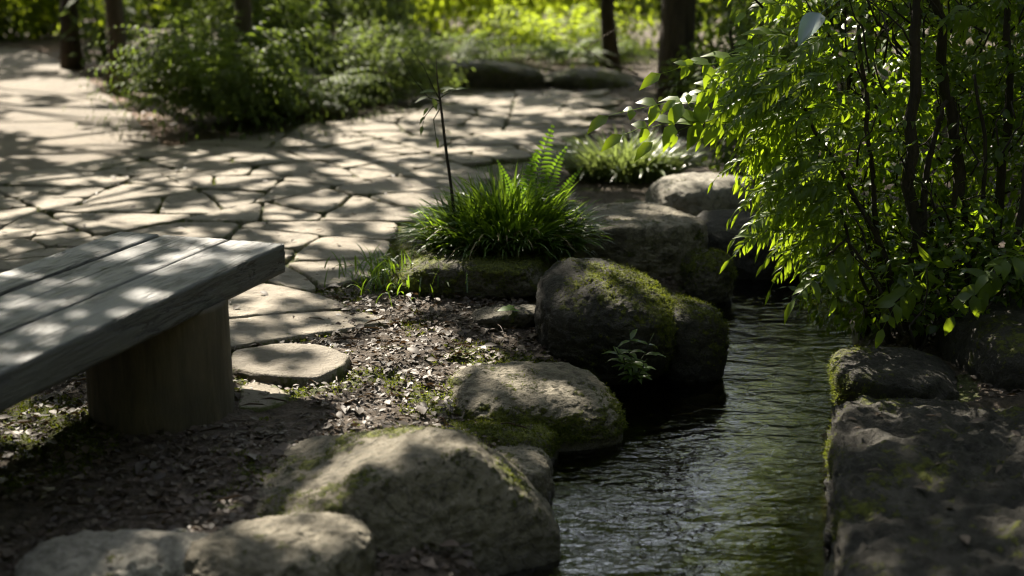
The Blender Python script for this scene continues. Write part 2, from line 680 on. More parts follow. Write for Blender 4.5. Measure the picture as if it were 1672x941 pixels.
PATH = px_poly([(378, 556), (470, 503), (545, 462), (600, 425), (655, 392), (690, 350), (760, 300), (905, 250), (955, 215),
                (1010, 172), (1005, 152), (760, 154), (640, 184), (540, 196), (300, 243), (180, 264), (0, 296), (-500, 345),
                (-1000, 400), (-1100, 520), (-500, 620), (-100, 600), (120, 590)])
TRAIL = px_poly([(302, 246), (268, 236), (232, 206), (196, 172), (140, 128), (95, 100), (60, 84), (-60, 70), (-420, 80), (-900, 120), (-1400, 260),
                 (-1000, 405), (-500, 350), (0, 301), (180, 269)])


def inpoly(x, y, poly):
    x = np.asarray(x, float)
    y = np.asarray(y, float)
    c = np.zeros(x.shape, bool)
    n = len(poly)
    for i in range(n):
        x0, y0 = poly[i]
        x1, y1 = poly[(i + 1) % n]
        if y0 == y1:
            continue
        hit = ((y0 > y) != (y1 > y)) & (x < (x1 - x0) * (y - y0) / (y1 - y0) + x0)
        c ^= hit
    return c


def polydist(x, y, poly):
    d = np.full(np.shape(x), 1e9)
    n = len(poly)
    for i in range(n):
        ax, ay = poly[i]
        bx, by = poly[(i + 1) % n]
        ex, ey = bx - ax, by - ay
        t = np.clip(((x - ax) * ex + (y - ay) * ey) / (ex * ex + ey * ey), 0, 1)
        d = np.minimum(d, np.hypot(x - ax - t * ex, y - ay - t * ey))
    return d


def SLAB(x, y):
    return (x > .7) & (x < 2.15) & (y > 2.5) & (y < 4.12)


def ground_z(x, y):
    x = np.asarray(x, float)
    y = np.asarray(y, float)
    d, side = stream_d(x, y)
    pin = inpoly(x, y, PATH) | inpoly(x, y, TRAIL)
    pd = np.where(pin, 0, np.minimum(polydist(x, y, PATH), polydist(x, y, TRAIL)))
    rough = sstep(0.0, .35, pd)
    z = rough * (.022 * fbm2(x, y, 2.1, 4, 3) + .012 * fbm2(x, y, 9, 4, 8) + .008 * fbm2(x, y, 34, 3, 9))
    z = z - .009 * (1 - rough)
    # island of shrubs between path and trail, banks behind
    z = z + .10 * sstep(.3, 1.6, pd) * sstep(8.0, 10.0, y)
    bank = 1 - sstep(.05, .75, d)
    z = z - .075 * bank * np.where(side < 0, 1, .35)
    z = np.where(d < .16, z - .27 * (1 - sstep(-.12, .16, d)), z)
    z = z - .09 * sstep(.0, .12, np.minimum(np.minimum(x - .75, 2.2 - x), np.minimum(y - 2.4, 4.16 - y)))
    # rising right bank below the shrub
    z = z + .10 * sstep(.5, 1.4, d) * (side > 0)
    return z


def axis(lo, hi, f0, f1, fine, tail):
    a = list(np.arange(f0, f1, fine))
    s = fine
    v = f0
    left = []
    while v > lo:
        s *= 1.16
        v -= s
        left.append(v)
    s = fine
    v = a[-1]
    right = []
    while v < hi:
        s *= 1.16
        v += s
        right.append(v)
    return np.array(left[::-1] + a + right)


gx = axis(-400, 400, -2.3, 2.2, .016, 0)
gy = axis(-60, 600, 2.4, 7.6, .016, 0)
GX, GY = np.meshgrid(gx, gy)
fx, fy = GX.ravel(), GY.ravel()
gz = ground_z(fx, fy)
gmb = MB()
nx, ny = len(gx), len(gy)
ii = np.arange(ny - 1)[:, None]
jj = np.arange(nx - 1)[None]
F = np.stack([ii * nx + jj, ii * nx + jj + 1, (ii + 1) * nx + jj + 1, (ii + 1) * nx + jj], -1).reshape(-1, 4)
gmb.add(np.stack([fx, fy, gz], 1), [F])
ground = gmb.build('ground', M['ground'])
ground['kind'] = 'structure'
inpath = inpoly(fx, fy, PATH)
dpath = polydist(fx, fy, PATH)
sd, sside = stream_d(fx, fy)
moss = np.where(inpath, .75, 0)
moss = np.maximum(moss, .62 * (1 - sstep(.0, .10, dpath)))
pn = fbm2(fx, fy, 3.0, 3, 41)
moss = np.maximum(moss, .66 * sstep(-.05, .2, pn) * (sd > 0) * (fy < 8))
moss = np.maximum(moss, .45 * (fy > 9) * sstep(-.2, .3, pn))
setattr_f(ground.data, 'moss', moss)
dtr = polydist(fx, fy, TRAIL)
rust = (1 - sstep(.05, .45, dtr)) * (~inpath) * (fy > 8.5) * (.55 + .45 * pn)
setattr_f(ground.data, 'rust', np.clip(rust, 0, 1))
setattr_f(ground.data, 'bed', 1 - sstep(-.06, .08, sd))

# ------------------------------------------------------------------ trail and flagstone path


def clip_poly(poly, nx_, ny_, d):
    out = []
    n = len(poly)
    for i in range(n):
        a, b = poly[i], poly[(i + 1) % n]
        da = a[0] * nx_ + a[1] * ny_ - d
        db = b[0] * nx_ + b[1] * ny_ - d
        if da <= 0:
            out.append(a)
        if (da < 0 < db) or (db < 0 < da):
            t = da / (da - db)
            out.append((a[0] + (b[0] - a[0]) * t, a[1] + (b[1] - a[1]) * t))
    return out


def sheet(name, poly, step, z, mat):
    P = np.array(poly)
    ring = []
    n = len(P)
    for i in range(n):
        a, b = P[i], P[(i + 1) % n]
        m = max(1, int(np.hypot(*(b - a)) / step))
        for t in range(m):
            ring.append(a + (b - a) * t / m)
    ring = np.array(ring)
    nr = len(ring)
    ring = ring + .05 * np.stack([fbm2(ring[:, 0], ring[:, 1], 2.5, 3, 61), fbm2(ring[:, 0], ring[:, 1], 2.5, 3, 62)], 1)
    xs = np.arange(P[:, 0].min(), P[:, 0].max(), step)
    ys = np.arange(P[:, 1].min(), P[:, 1].max(), step)
    X, Y = np.meshgrid(xs, ys)
    X = X.ravel() + rng.uniform(-.2, .2, X.size) * step
    Y = Y.ravel() + rng.uniform(-.2, .2, Y.size) * step
    rl = [tuple(q) for q in ring]
    ok = inpoly(X, Y, rl) & (polydist(X, Y, rl) > step * .5)
    pts = [Vector(q) for q in ring] + [Vector((a, b)) for a, b in zip(X[ok], Y[ok])]
    edges = [(i, (i + 1) % nr) for i in range(nr)]
    v, e, f, *_ = delaunay_2d_cdt(pts, edges, [], 1, 1e-5)
    v = np.array([(q.x, q.y) for q in v])
    zz = z + .012 * fbm2(v[:, 0], v[:, 1], 1.2, 3, 63)
    mb = MB()
    mb.add(np.column_stack([v, zz]), [np.array([list(q) for q in f if len(q) == 3])])
    o = mb.build(name, mat)
    # seen from above
    return o


trail = sheet('dirt_trail', TRAIL, .16, .004, M['trail'])
trail['kind'] = 'structure'


JOINTS = []


def flag(mb, poly, gap, top, seed, mossy=None, thick=.06, tilt=.008, joint=False):
    """one flagstone: rounded, wobbly outline with a worn edge and an uneven top"""
    P = np.array(poly)
    for r_ in (.10, .2):
        Q = []
        for i in range(len(P)):
            a, b = P[i], P[(i + 1) % len(P)]
            Q += [a * (1 - r_) + b * r_, a * r_ + b * (1 - r_)]
        P = np.array(Q)
    seg = np.hypot(*(np.roll(P, -1, 0) - P).T)
    cum = np.concatenate([[0], np.cumsum(seg)])
    n = max(20, int(cum[-1] / .035))
    t = np.linspace(0, cum[-1], n, endpoint=False)
    PP = np.vstack([P, P[:1]])
    P = np.stack([np.interp(t, cum, PP[:, 0]), np.interp(t, cum, PP[:, 1])], 1)
    P = P + .10 * np.stack([fbm2(P[:, 0], P[:, 1], .9, 2, 75), fbm2(P[:, 0], P[:, 1], .9, 2, 76)], 1)
    if joint:
        JOINTS.append(P)
    c = P.mean(0)
    out = P - c
    r = np.linalg.norm(out, axis=1, keepdims=True)
    u = out / r
    wob = fbm2(P[:, 0], P[:, 1], 8, 3, 70)[:, None] * .018
    r = r - gap + wob
    tx, ty = rng.normal(0, tilt, 2)
    rings = [(-thick, r * 1.0), (.35 * top - .004, r * 1.0), (.9 * top, r - .005), (top, r - .013), (top, r * .78), (top, r * .52), (top, r * .25)]
    V = []
    ms = []
    for q, (z, rr) in enumerate(rings):
        xy = c + u * rr
        zz = z + (xy[:, 0] - c[0]) * tx * 2 + (xy[:, 1] - c[1]) * ty * 2
        if q >= 2:
            zz = zz + .007 * fbm2(xy[:, 0], xy[:, 1], 5, 3, 71) + .003 * fbm2(xy[:, 0], xy[:, 1], 25, 2, 72)
        V.append(np.column_stack([xy, zz]))
        ms.append(np.full(n, [.62, .55, .38, .22, .05, .0, .0][q]))
    V.append(np.array([[c[0], c[1], top]]))
    ms.append(np.zeros(1))
    k = len(rings)
    i = np.arange(k - 1)[:, None]
    j = np.arange(n)[None]
    jn = (j + 1) % n
    Fq = np.stack([i * n + j, i * n + jn, (i + 1) * n + jn, (i + 1) * n + j], -1).reshape(-1, 4)
    Ft = np.stack([(k - 1) * n + np.arange(n), (k - 1) * n + (np.arange(n) + 1) % n, np.full(n, k * n)], -1)
    mb.add(np.concatenate(V), [Fq, Ft], rng.uniform(0, 1))
    mb.moss = getattr(mb, 'moss', [])
    mb.moss.append(np.concatenate(ms))


def poly_area(p):
    return abs(sum(p[i][0] * p[(i + 1) % len(p)][1] - p[(i + 1) % len(p)][0] * p[i][1] for i in range(len(p)))) / 2


def split_flags(poly, out):
    """crazy paving: keep cutting across the long way with slightly slanted cuts"""
    A = poly_area(poly)
    P = np.array(poly)
    c = P.mean(0)
    if np.hypot(*(c - np.array([-1.5, 8]))) > 9 and A < 2:
        return
    if A < random.choice([.13, .18, .25, .33]):
        out.append(poly)
        return
    w_, v_ = np.linalg.eigh(np.cov((P - c).T))
    d = v_[:, 1]
    a = math.atan2(d[1], d[0]) + random.gauss(0, .20)
    n_ = (math.cos(a), math.sin(a))
    off = c @ np.array(n_) + random.uniform(-.16, .16) * math.sqrt(w_[1]) * 2
    A1 = clip_poly(poly, n_[0], n_[1], off)
    B1 = clip_poly(poly, -n_[0], -n_[1], -off)
    for q in (A1, B1):
        if len(q) >= 3:
            split_flags(q, out)


def paving():
    mb = MB()
    cells = []
    st = [(-11, 3.6), (4, 3.6), (4, 16), (-11, 16)]
    ang = math.radians(20)
    ca, sa = math.cos(ang), math.sin(ang)
    st = [((x + 3) * ca - (y - 9) * sa - 3, (x + 3) * sa + (y - 9) * ca + 9) for x, y in st]
    split_flags(st, cells)
    for poly in cells:
        c = np.array(poly).mean(0)
        pp_ = np.array([c[0]]), np.array([c[1]])
        if not (inpoly(*pp_, PATH)[0] or (polydist(*pp_, PATH)[0] < .10 and c[1] < 7)):
            continue
        flag(mb, poly, random.uniform(.006, .012), random.uniform(.012, .02), 0, tilt=.004, joint=True)
    o = mb.build('stone_path', M['flag'])
    setattr_f(o.data, 'moss', np.concatenate(mb.moss))
    o['kind'] = 'structure'
    return o


path = paving()


def loose_flag(pts, name, label, cat, z=0.03, thick=.07, group=None, moss_add=0.0):
    mb = MB()
    flag(mb, [tuple(at(a, b, z)[:2]) for a, b in pts], 0.0, z, 0, thick=thick, tilt=.004)
    o = mb.build(name, M['flag'])
    setattr_f(o.data, 'moss', np.concatenate(mb.moss) + moss_add)
    return tag(o, label, cat, group)


loose_flag([(352, 600), (362, 566), (440, 556), (520, 560), (572, 578), (548, 600), (505, 622), (420, 618)], 'flagstone',
           'broad flat flagstone lying loose in leaf litter beside the bench leg', 'stepping stone', .035, group='loose flagstones in the litter')
loose_flag([(370, 668), (366, 628), (420, 622), (462, 645), (455, 662), (410, 672)], 'flagstone',
           'small mossy edged flagstone half sunk in litter against the bench leg', 'stepping stone', .008, group='loose flagstones in the litter', moss_add=.28)

# ------------------------------------------------------------------ water
wmb = MB()
wy = np.arange(1.0, 8.6, .1)
wc, wh = np.interp(wy, _sy, _sx), np.interp(wy, _sy, _sw) + .14
ring_ = [(a_ + b_, y_, WATER_Z) for a_, b_, y_ in zip(wc, wh, wy)] + [(a_ - b_, y_, WATER_Z) for a_, b_, y_ in list(zip(wc, wh, wy))[::-1]]
wmb.add(ring_, [np.arange(len(ring_))[None]])
water = wmb.build('water', M['water'])
water['kind'] = 'structure'

# ------------------------------------------------------------------ rocks
_ico = {}


def ico(sub):
    if sub not in _ico:
        bm = bmesh.new()
        bmesh.ops.create_icosphere(bm, subdivisions=sub, radius=1.0)
        v = np.array([q.co[:] for q in bm.verts])
        f = np.array([[q.index for q in p.verts] for p in bm.faces])
        bm.free()
        _ico[sub] = (unit(v), f)
    return _ico[sub]


def rock(name, label, cat, c, half, yaw=0.0, planes=(), p=5.0, seed=1, amp=.06, mat='stone', moss=(-.1, .35), mdir=None,
         fuzz=0, group=None, sub=6, strata=0.0, egg=0.0, fine=.012, facets=7, rough=.009):
    """smooth polytope: six faces at the half sizes plus extra chisel planes (normal, distance as a share of the half sizes), then noise"""
    d, f = ico(sub)
    a, b, h = half
    acc = np.zeros(len(d))
    dd = d.copy()
    P0 = [((1, 0, 0), 1), ((-1, 0, 0), 1), ((0, 1, 0), 1), ((0, -1, 0), 1), ((0, 0, 1), 1), ((0, 0, -1), 1)]
    rr = np.random.default_rng(seed * 31)
    P0 = P0 + [(rr.normal(size=3) * np.array([1, 1, .8]), rr.uniform(.90, 1.03)) for _ in range(facets)]
    for nrm, dist in list(P0) + list(planes):
        q = unit(np.array(nrm, float))
        acc += np.maximum(0, d @ q / dist) ** p
    r = acc ** (-1.0 / p)
    V = d * r[:, None]
    if egg:
        V[:, :2] *= (1 + egg * (-V[:, 2:3]))
    sz = np.array([a, b, h])
    V = V * sz
    mean = (a * b * h) ** (1 / 3)
    q = V / mean
    disp = amp * fbm(q * 1.1, 3, seed) + amp * .5 * (.5 - np.abs(fbm(q * 2.4, 4, seed + 20))) + fine / mean * .6 * fbm(q * 7, 4, seed + 30)
    if strata:
        disp += strata * fbm(np.column_stack([q[:, 0] * 1.5, q[:, 1] * 1.5, q[:, 2] * 9]), 4, seed + 50)
    fine_n = fbm(V * 60, 3, seed + 60)
    V = V + unit(d * np.array([1 / a, 1 / b, 1 / h]) * mean) * (disp * mean + .004 * fine_n + rough * fbm(V * 22 * np.array([1, 1, 1.6]), 4, seed + 61))[:, None]
    cy, sy = math.cos(yaw), math.sin(yaw)
    V = np.column_stack([V[:, 0] * cy - V[:, 1] * sy, V[:, 0] * sy + V[:, 1] * cy, V[:, 2]]) + np.array(c)
    mb = MB()
    root = np.array([c[0], c[1], 0.0])
    mb.add(V - root, [f])
    o = mb.build(name, M[mat])
    o.location = tuple(root)
    nr = np.zeros(len(V) * 3, np.float32)
    o.data.vertices.foreach_get('normal', nr)
    nr = nr.reshape(-1, 3)
    m = moss[0] + moss[1] * nr[:, 2] + .45 * fbm(V * 7, 3, seed + 77)
    if mdir is not None:
        m = m + mdir[1] * (nr @ unit(np.array(mdir[0], float)))
    m = np.where(V[:, 2] < WATER_Z + .03, m * .3, m)
    m = np.clip(m, 0, 1)
    setattr_f(o.data, 'moss', m)
    V = V + nr * (sstep(.4, .65, m + .25 * fbm(V * 34, 3, seed + 80)) * (.005 + .004 * fbm(V * 70, 2, seed + 81)))[:, None]
    o.data.vertices.foreach_set('co', (V - root).astype(np.float32).ravel())
    o.data.update()
    tag(o, label, cat, group)
    if fuzz:
        pr = np.clip(m - .35, 0, None)
        pr = np.where(V[:, 2] < WATER_Z + .01, 0, pr)
        if pr.sum() > 0:
            fuzz = int(fuzz * 1.8)
            k = rng.choice(len(V), fuzz, p=pr / pr.sum())
            P = V[k] + rng.normal(0, .004, (fuzz, 3)) - nr[k] * .002
            T = unit(nr[k] * .7 + rand_unit(fuzz) * .75 + np.array([0, 0, -.25]))
            fm = MB()
            tint = np.clip(.45 + .5 * fbm(P * 20, 2, 4) + rng.normal(0, .2, fuzz), 0, 1)
            leaves(fm, P, T, rand_unit(fuzz), rng.uniform(.005, .014, fuzz), rng.uniform(.002, .0035, fuzz), tint, 'diamond')
            mo = fm.build('moss', M['moss_blade'], o)
            mo['kind'] = 'stuff'
    return o


def G(px, py, z=0.0):
    return at(px, py, z)


# A: the tall rounded boulder by the water
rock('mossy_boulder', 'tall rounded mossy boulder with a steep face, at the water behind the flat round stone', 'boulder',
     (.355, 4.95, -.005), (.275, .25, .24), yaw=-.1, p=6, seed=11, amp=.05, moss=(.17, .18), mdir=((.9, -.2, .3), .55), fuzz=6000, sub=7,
     planes=[((.75, -.1, .66), .95), ((-.4, -.3, .85), 1.05)], strata=.02, mat='stone_shaded')
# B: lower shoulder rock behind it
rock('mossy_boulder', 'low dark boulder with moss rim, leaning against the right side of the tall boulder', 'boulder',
     (.615, 5.02, -.085), (.135, .22, .185), yaw=.2, p=4.5, seed=12, amp=.05, moss=(.12, .25), mdir=((.9, 0, .3), .3), fuzz=2600, sub=6, mat='stone_shaded')
# C: flat round stone
rock('flat_stone', 'flat round stone with mossy sides and a sunlit grey top at the water edge', 'boulder',
     (.065, 4.37, -.10), (.27, .26, .135), yaw=.15, p=4.4, seed=13, amp=.04, moss=(.95, -.92), mdir=((.6, -.5, 0), .15), fuzz=9000, sub=7, egg=.06, facets=2,
     planes=[((.35, -.2, .9), 1.0), ((0, 0, 1), .93)])
# D: big ridged stone in front
rock('ridged_boulder', 'large pale boulder with a lit upper slope and a ridge over its shaded face', 'boulder',
     (-.325, 3.42, -.12), (.45, .44, .26), yaw=.05, p=22, seed=14, amp=.03, moss=(.08, .3), fuzz=1500, sub=7, mat='stone', facets=2,
     planes=[((.42, -.87, .25), .60), ((-.56, .0, .83), .76), ((.85, .15, .50), .90), ((.2, .8, .6), .9), ((-.8, -.3, .5), .85)])
# E: behind D, at the water
rock('boulder', 'grey rounded boulder wedged between the ridged boulder and the stream', 'boulder',
     (-.01, 3.86, -.15), (.165, .20, .125), yaw=-.2, p=5, seed=15, amp=.05, moss=(-.05, .25), sub=6)
# F, G: front edge
rock('boulder', 'low flat topped boulder cut by the bottom edge, in front of the ridged boulder', 'boulder',
     (-.52, 3.0, -.04), (.225, .20, .125), yaw=.1, p=7, seed=16, amp=.05, moss=(-.1, .2), sub=7, strata=.01,
     planes=[((-.2, .3, .9), .98)])
rock('boulder', 'small half buried boulder in the bottom left, tapering into the dark soil', 'boulder',
     (-.90, 2.98, -.04), (.24, .17, .105), yaw=.45, p=6, seed=17, amp=.06, moss=(-.1, .2), sub=6, mat='stone_pale')
# H: mossy ledge between C and E
rock('mossy_ledge', 'low litter covered ledge with a mossy end between the flat round stone and grey boulder', 'boulder',
     (-.08, 4.05, -.165), (.20, .14, .125), yaw=-.3, p=7, seed=18, amp=.07, moss=(.5, .2), fuzz=5000, sub=6, mat='stone_dark')
# I: slab under the sedge
rock('mossy_slab', 'long low mossy slab in front of the dark green sedge clump', 'boulder',
     (-.17, 5.70, .03), (.36, .30, .10), yaw=-.04, p=10, seed=19, amp=.04, moss=(.44, .25), mdir=((-1, 0, 0), .3), fuzz=6000, sub=6, mat='stone_dark', facets=5)
rock('small_slab', 'thin grey slab sunk in the litter left of the tall boulder', 'boulder',
     (-.01, 5.16, .0), (.15, .12, .035), yaw=.3, p=5, seed=20, amp=.08, moss=(.0, .1), sub=5, mat='stone_dark')
# J: big flat topped block
rock('block_boulder', 'big flat topped block of stone with a dark upright face beside the sedge', 'boulder',
     (.55, 6.36, .0), (.33, .36, .165), yaw=-.05, p=20, seed=21, amp=.03, moss=(.0, .1), mdir=((0, -1, 0), .2), fuzz=900, sub=7, facets=0,
     planes=[((.6, .3, .75), 1.12), ((.7, -.7, .1), 1.12), ((-.2, .1, .95), .97)], strata=.012, mat='stone')
rock('pale_boulder', 'pale sunlit boulder behind the flat topped block, below the lime leaves', 'boulder',
     (.98, 7.35, -.02), (.29, .34, .19), yaw=.2, p=5, seed=22, amp=.05, moss=(-.05, .1), mat='stone_pale', sub=6)
rock('mossy_boulder', 'small mossy rock at the waterline under the right end of the block', 'boulder',
     (.84, 6.04, -.10), (.12, .18, .14), yaw=.1, p=4, seed=23, amp=.08, moss=(.28, .25), fuzz=2600, sub=6, mat='stone_dark')
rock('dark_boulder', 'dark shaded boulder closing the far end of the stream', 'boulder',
     (1.18, 6.60, -.09), (.34, .30, .19), yaw=-.2, p=5, seed=24, amp=.05, moss=(.05, .2), sub=6, mat='stone_shaded')
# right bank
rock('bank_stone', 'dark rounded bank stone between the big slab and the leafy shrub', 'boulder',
     (1.255, 4.38, -.075), (.215, .20, .135), yaw=-.12, p=6, seed=25, amp=.05, moss=(.1, .15), mdir=((-1, -.2, 0), .3), fuzz=900, sub=6, mat='stone_shaded')
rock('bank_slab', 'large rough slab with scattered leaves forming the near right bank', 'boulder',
     (1.45, 3.44, -.13), (.60, .70, .135), yaw=-.195, p=9, seed=26, amp=.045, strata=.012, moss=(.08, .16), mdir=((-1, 0, 0), .3), fuzz=1500, sub=7, mat='stone_shaded', fine=.05, facets=1, rough=.024)
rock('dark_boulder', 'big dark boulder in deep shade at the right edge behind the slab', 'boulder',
     (1.90, 4.55, -.06), (.42, .34, .24), yaw=.1, p=5, seed=27, amp=.05, moss=(.15, .15), sub=6, mat='stone_shaded')
# background rocks
c = G(470, 195)
rock('grey_rock', 'grey rock among ferny plants behind the far edge of the stone path', 'boulder', (c[0], c[1] + .35, .12), (.36, .3, .24), yaw=.3, p=4, seed=31, amp=.08, moss=(.0, .2), sub=5)
c = G(760, 150)
rock('low_ledge', 'long low mossy ledge along the far end of the stone path', 'boulder', (c[0] + .1, c[1] + .5, .02), (.85, .4, .20), yaw=.05, p=4, seed=32, amp=.10, moss=(.2, .25), sub=5, mat='stone_dark')
c = G(930, 150)
rock('low_ledge', 'shorter flat ledge beside the thin dark trunk at the end of the path', 'boulder', (c[0] + .15, c[1] + .6, .0), (.6, .4, .17), yaw=-.05, p=4, seed=33, amp=.10, moss=(.2, .2), sub=5, mat='stone_dark')
c = G(1165, 235)
rock('dark_boulder', 'dim boulder in shade below the thick dark trunk', 'boulder', (c[0], c[1] + .3, .05), (.34, .3, .24), yaw=.1, p=4, seed=34, amp=.08, moss=(.1, .2), sub=5, mat='stone_dark')

# ------------------------------------------------------------------ bench
ZT = .43
b0 = at(466, 397, ZT)
b1 = at(0, 608, ZT)
u = unit((b1 - b0)[:2])              # towards the camera along the near edge
yax = -u
yaw = math.atan2(-yax[0], yax[1])
right = np.array([yax[1], -yax[0]])
BW = .61
end_mid = b0[:2] - right * BW / 2
legc = end_mid + u * .37
bench = thing('bench', 'weathered grey plank bench on thick round legs beside the stone path', 'bench', (legc[0], legc[1], -.01), rotz=yaw)


def board(x0, x1, y_end, length, z0, z1, seed, crack=None):
    mb = MB()
    m = 46
    xs = np.linspace(x0 + .006, x1 - .006, m)
    if crack is not None:
        k = np.argmin(np.abs(xs - crack))
        xs = np.sort(np.concatenate([xs, [crack - .0022, crack, crack + .0022]]))
        m = len(xs)
    prof = [(x, z1, 1) for x in xs]
    prof += [(x1 - .002, z1 - .003, 0), (x1, z1 - .008, 0)]
    prof += [(x1, z1 + (z0 - z1) * t, 0) for t in np.linspace(.15, .92, 9)]
    prof += [(x1 - .004, z0, 0), (x0 + .004, z0, 0), (x0, z0 + .005, 0), (x0, z1 - .008, 0), (x0 + .002, z1 - .003, 0)]
    prof = np.array(prof)
    s = np.concatenate([np.array([0, .0025, .007, .014]), np.arange(.024, length - .02, .012), [length - .006, length]])
    ns, k = len(s), len(prof)
    X = np.repeat(prof[None, :, 0], ns, 0)
    Z = np.repeat(prof[None, :, 1], ns, 0)
    Y = np.repeat((y_end - s)[:, None], k, 1)
    top = np.repeat(prof[None, :, 2], ns, 0) > .5
    q = np.stack([X.ravel() * 120, Y.ravel() * 5, Z.ravel() * 120], 1)
    gr = fbm(q, 3, seed).reshape(ns, k)
    g2 = fbm(np.stack([X.ravel() * 30, Y.ravel() * 2.2, Z.ravel() * 30], 1), 3, seed + 9).reshape(ns, k)
    Z = Z + np.where(top, .0013 * gr + .002 * g2, 0)
    side_r = np.abs(X - x1) < .0005
    X = X + np.where(side_r, .0016 * gr + .002 * g2, 0)
    # worn end: pull the first rings in
    pull = np.array([.010, .004, .0012, 0.0])
    for i_, pv in enumerate(pull):
        Z[i_] = np.where(top[i_], Z[i_] - pv * .7, Z[i_])
        Z[i_] = np.where(prof[:, 1] <= z0 + .006, Z[i_] + pv * .5, Z[i_])
        X[i_] = np.where(np.abs(prof[:, 0] - x1) < .003, X[i_] - pv * .6, X[i_])
        X[i_] = np.where(np.abs(prof[:, 0] - x0) < .003, X[i_] + pv * .6, X[i_])
    Y[0] += .003 * gr[0]
    if crack is not None:
        ci = np.where(np.abs(prof[:, 0] - crack) < .0005)[0]
        dep = .016 * (1 - sstep(.55, 1.1, s))
        for c_ in ci:
            if prof[c_, 2]:
                Z[:, c_] -= dep
    V = np.stack([X, Y, Z], -1).reshape(-1, 3)
    ii = np.arange(ns - 1)[:, None]
    jj = np.arange(k)[None]
    jn = (jj + 1) % k
    Fq = np.stack([ii * k + jj, ii * k + jn, (ii + 1) * k + jn, (ii + 1) * k + jj], -1).reshape(-1, 4)
    cap = np.arange(k)[None]
    cap2 = (np.arange(k) + (ns - 1) * k)[::-1][None]
    mb.add(V, [Fq, cap[:, ::-1], cap2], rng.uniform(0, 1))
    return mb.build('seat_board', M['wood'], bench)


BZ0, BZ1 = .345, .44
ye = .37
xr = BW / 2
board(xr - .195, xr, ye, 2.35, BZ0, BZ1, 3)
board(xr - .209 - .237, xr - .209, ye + .012, 2.35, BZ0, BZ1 - .002, 13, crack=xr - .209 - .143)
board(xr - BW, xr - .46, ye + .004, 2.35, BZ0, BZ1 + .001, 23)


def log_leg(xoff, yoff):
    mb = MB()
    k, R_, H_ = 96, .21, .3525
    zs = np.concatenate([[-.05], np.linspace(0, H_ - .012, 24), [H_ - .004, H_]])
    V = []
    a = np.linspace(0, 2 * math.pi, k, endpoint=False)
    for z in zs:
        q = np.stack([np.cos(a) * 3, np.sin(a) * 3, np.full(k, z * 1.3)], 1)
        r = R_ * (1 + .012 * fbm(q, 3, 90) + .008 * fbm(q * np.array([5, 5, .6]), 3, 91)) * (1.02 - .05 * z)
        if z == H_:
            r = r - .006
        V.append(np.stack([np.cos(a) * r + xoff, np.sin(a) * r + yoff, np.full(k, z)], 1))
    n_ = len(zs)
    ii = np.arange(n_ - 1)[:, None]
    jj = np.arange(k)[None]
    jn = (jj + 1) % k
    Fq = np.stack([ii * k + jj, ii * k + jn, (ii + 1) * k + jn, (ii + 1) * k + jj], -1).reshape(-1, 4)
    mb.add(np.concatenate(V), [Fq, (np.arange(k) + (n_ - 1) * k)[None], np.arange(k)[::-1][None]])
    return mb.build('leg', M['log'], bench)


lc = at(237, 708)[:2] + np.array([0, .205]) - legc
log_leg(float(lc @ right), float(lc @ yax))
log_leg(float(lc @ right), float(lc @ yax) - 1.5)

# ------------------------------------------------------------------ sun patches cut through the unseen crowns
su = unit(np.cross(S, [0, 0, 1.0]))
sv = np.cross(S, su)


def uv(P):
    P = np.atleast_2d(P)
    return np.stack([P @ su, P @ sv], 1)


LIT = []
MARG = .045


def lit(px, py, rx, ry, z=0.0, Y=None, rot=0.0, marg=None):
    mg = MARG if marg is None else marg
    f = (lambda a, b: atY(a, b, Y)) if Y is not None else (lambda a, b: at(a, b, z))
    cr, sr = math.cos(math.radians(rot)), math.sin(math.radians(rot))
    c = uv(f(px, py))[0]
    e1 = uv(f(px + rx * cr, py + rx * sr))[0] - c
    e2 = uv(f(px - ry * sr, py + ry * cr))[0] - c
    e1 = e1 * (1 + mg / np.linalg.norm(e1))
    e2 = e2 * (1 + mg / np.linalg.norm(e2))
    LIT.append((c, np.linalg.inv(np.column_stack([e1, e2]))))


# trail
for a in [(60, 144, 95, 11), (120, 190, 120, 13), (15, 206, 50, 9), (90, 112, 40, 6), (20, 176, 40, 7), (-150, 180, 100, 20)]:
    lit(*a)
# far path
for a in [(890, 185, 90, 6), (800, 222, 70, 7), (560, 238, 70, 7), (420, 262, 80, 7), (700, 196, 40, 4), (610, 286, 75, 17), (540, 262, 60, 7),
          (330, 292, 110, 13), (120, 300, 120, 9), (190, 322, 80, 9), (450, 306, 70, 10), (660, 258, 60, 6), (760, 252, 40, 6), (620, 212, 50, 5)]:
    lit(*a)
# near path
for a in [(60, 350, 70, 9), (30, 388, 70, 9), (220, 352, 70, 15), (390, 342, 80, 15), (520, 330, 60, 9), (640, 330, 60, 9), (130, 335, 50, 8),
          (500, 364, 60, 10), (640, 372, 60, 13), (570, 408, 80, 12), (500, 384, 50, 8), (470, 432, 45, 7), (440, 490, 60, 11), (410, 516, 34, 7), (530, 440, 30, 6),
          (700, 310, 40, 8)]:
    lit(*a)
# bench top
for a in [(225, 408, 60, 6), (310, 432, 62, 8), (400, 398, 26, 3), (60, 498, 45, 7), (60, 532, 78, 9), (245, 478, 32, 7), (30, 590, 55, 6), (-150, 600, 80, 20)]:
    lit(*a, z=.43, marg=.02)
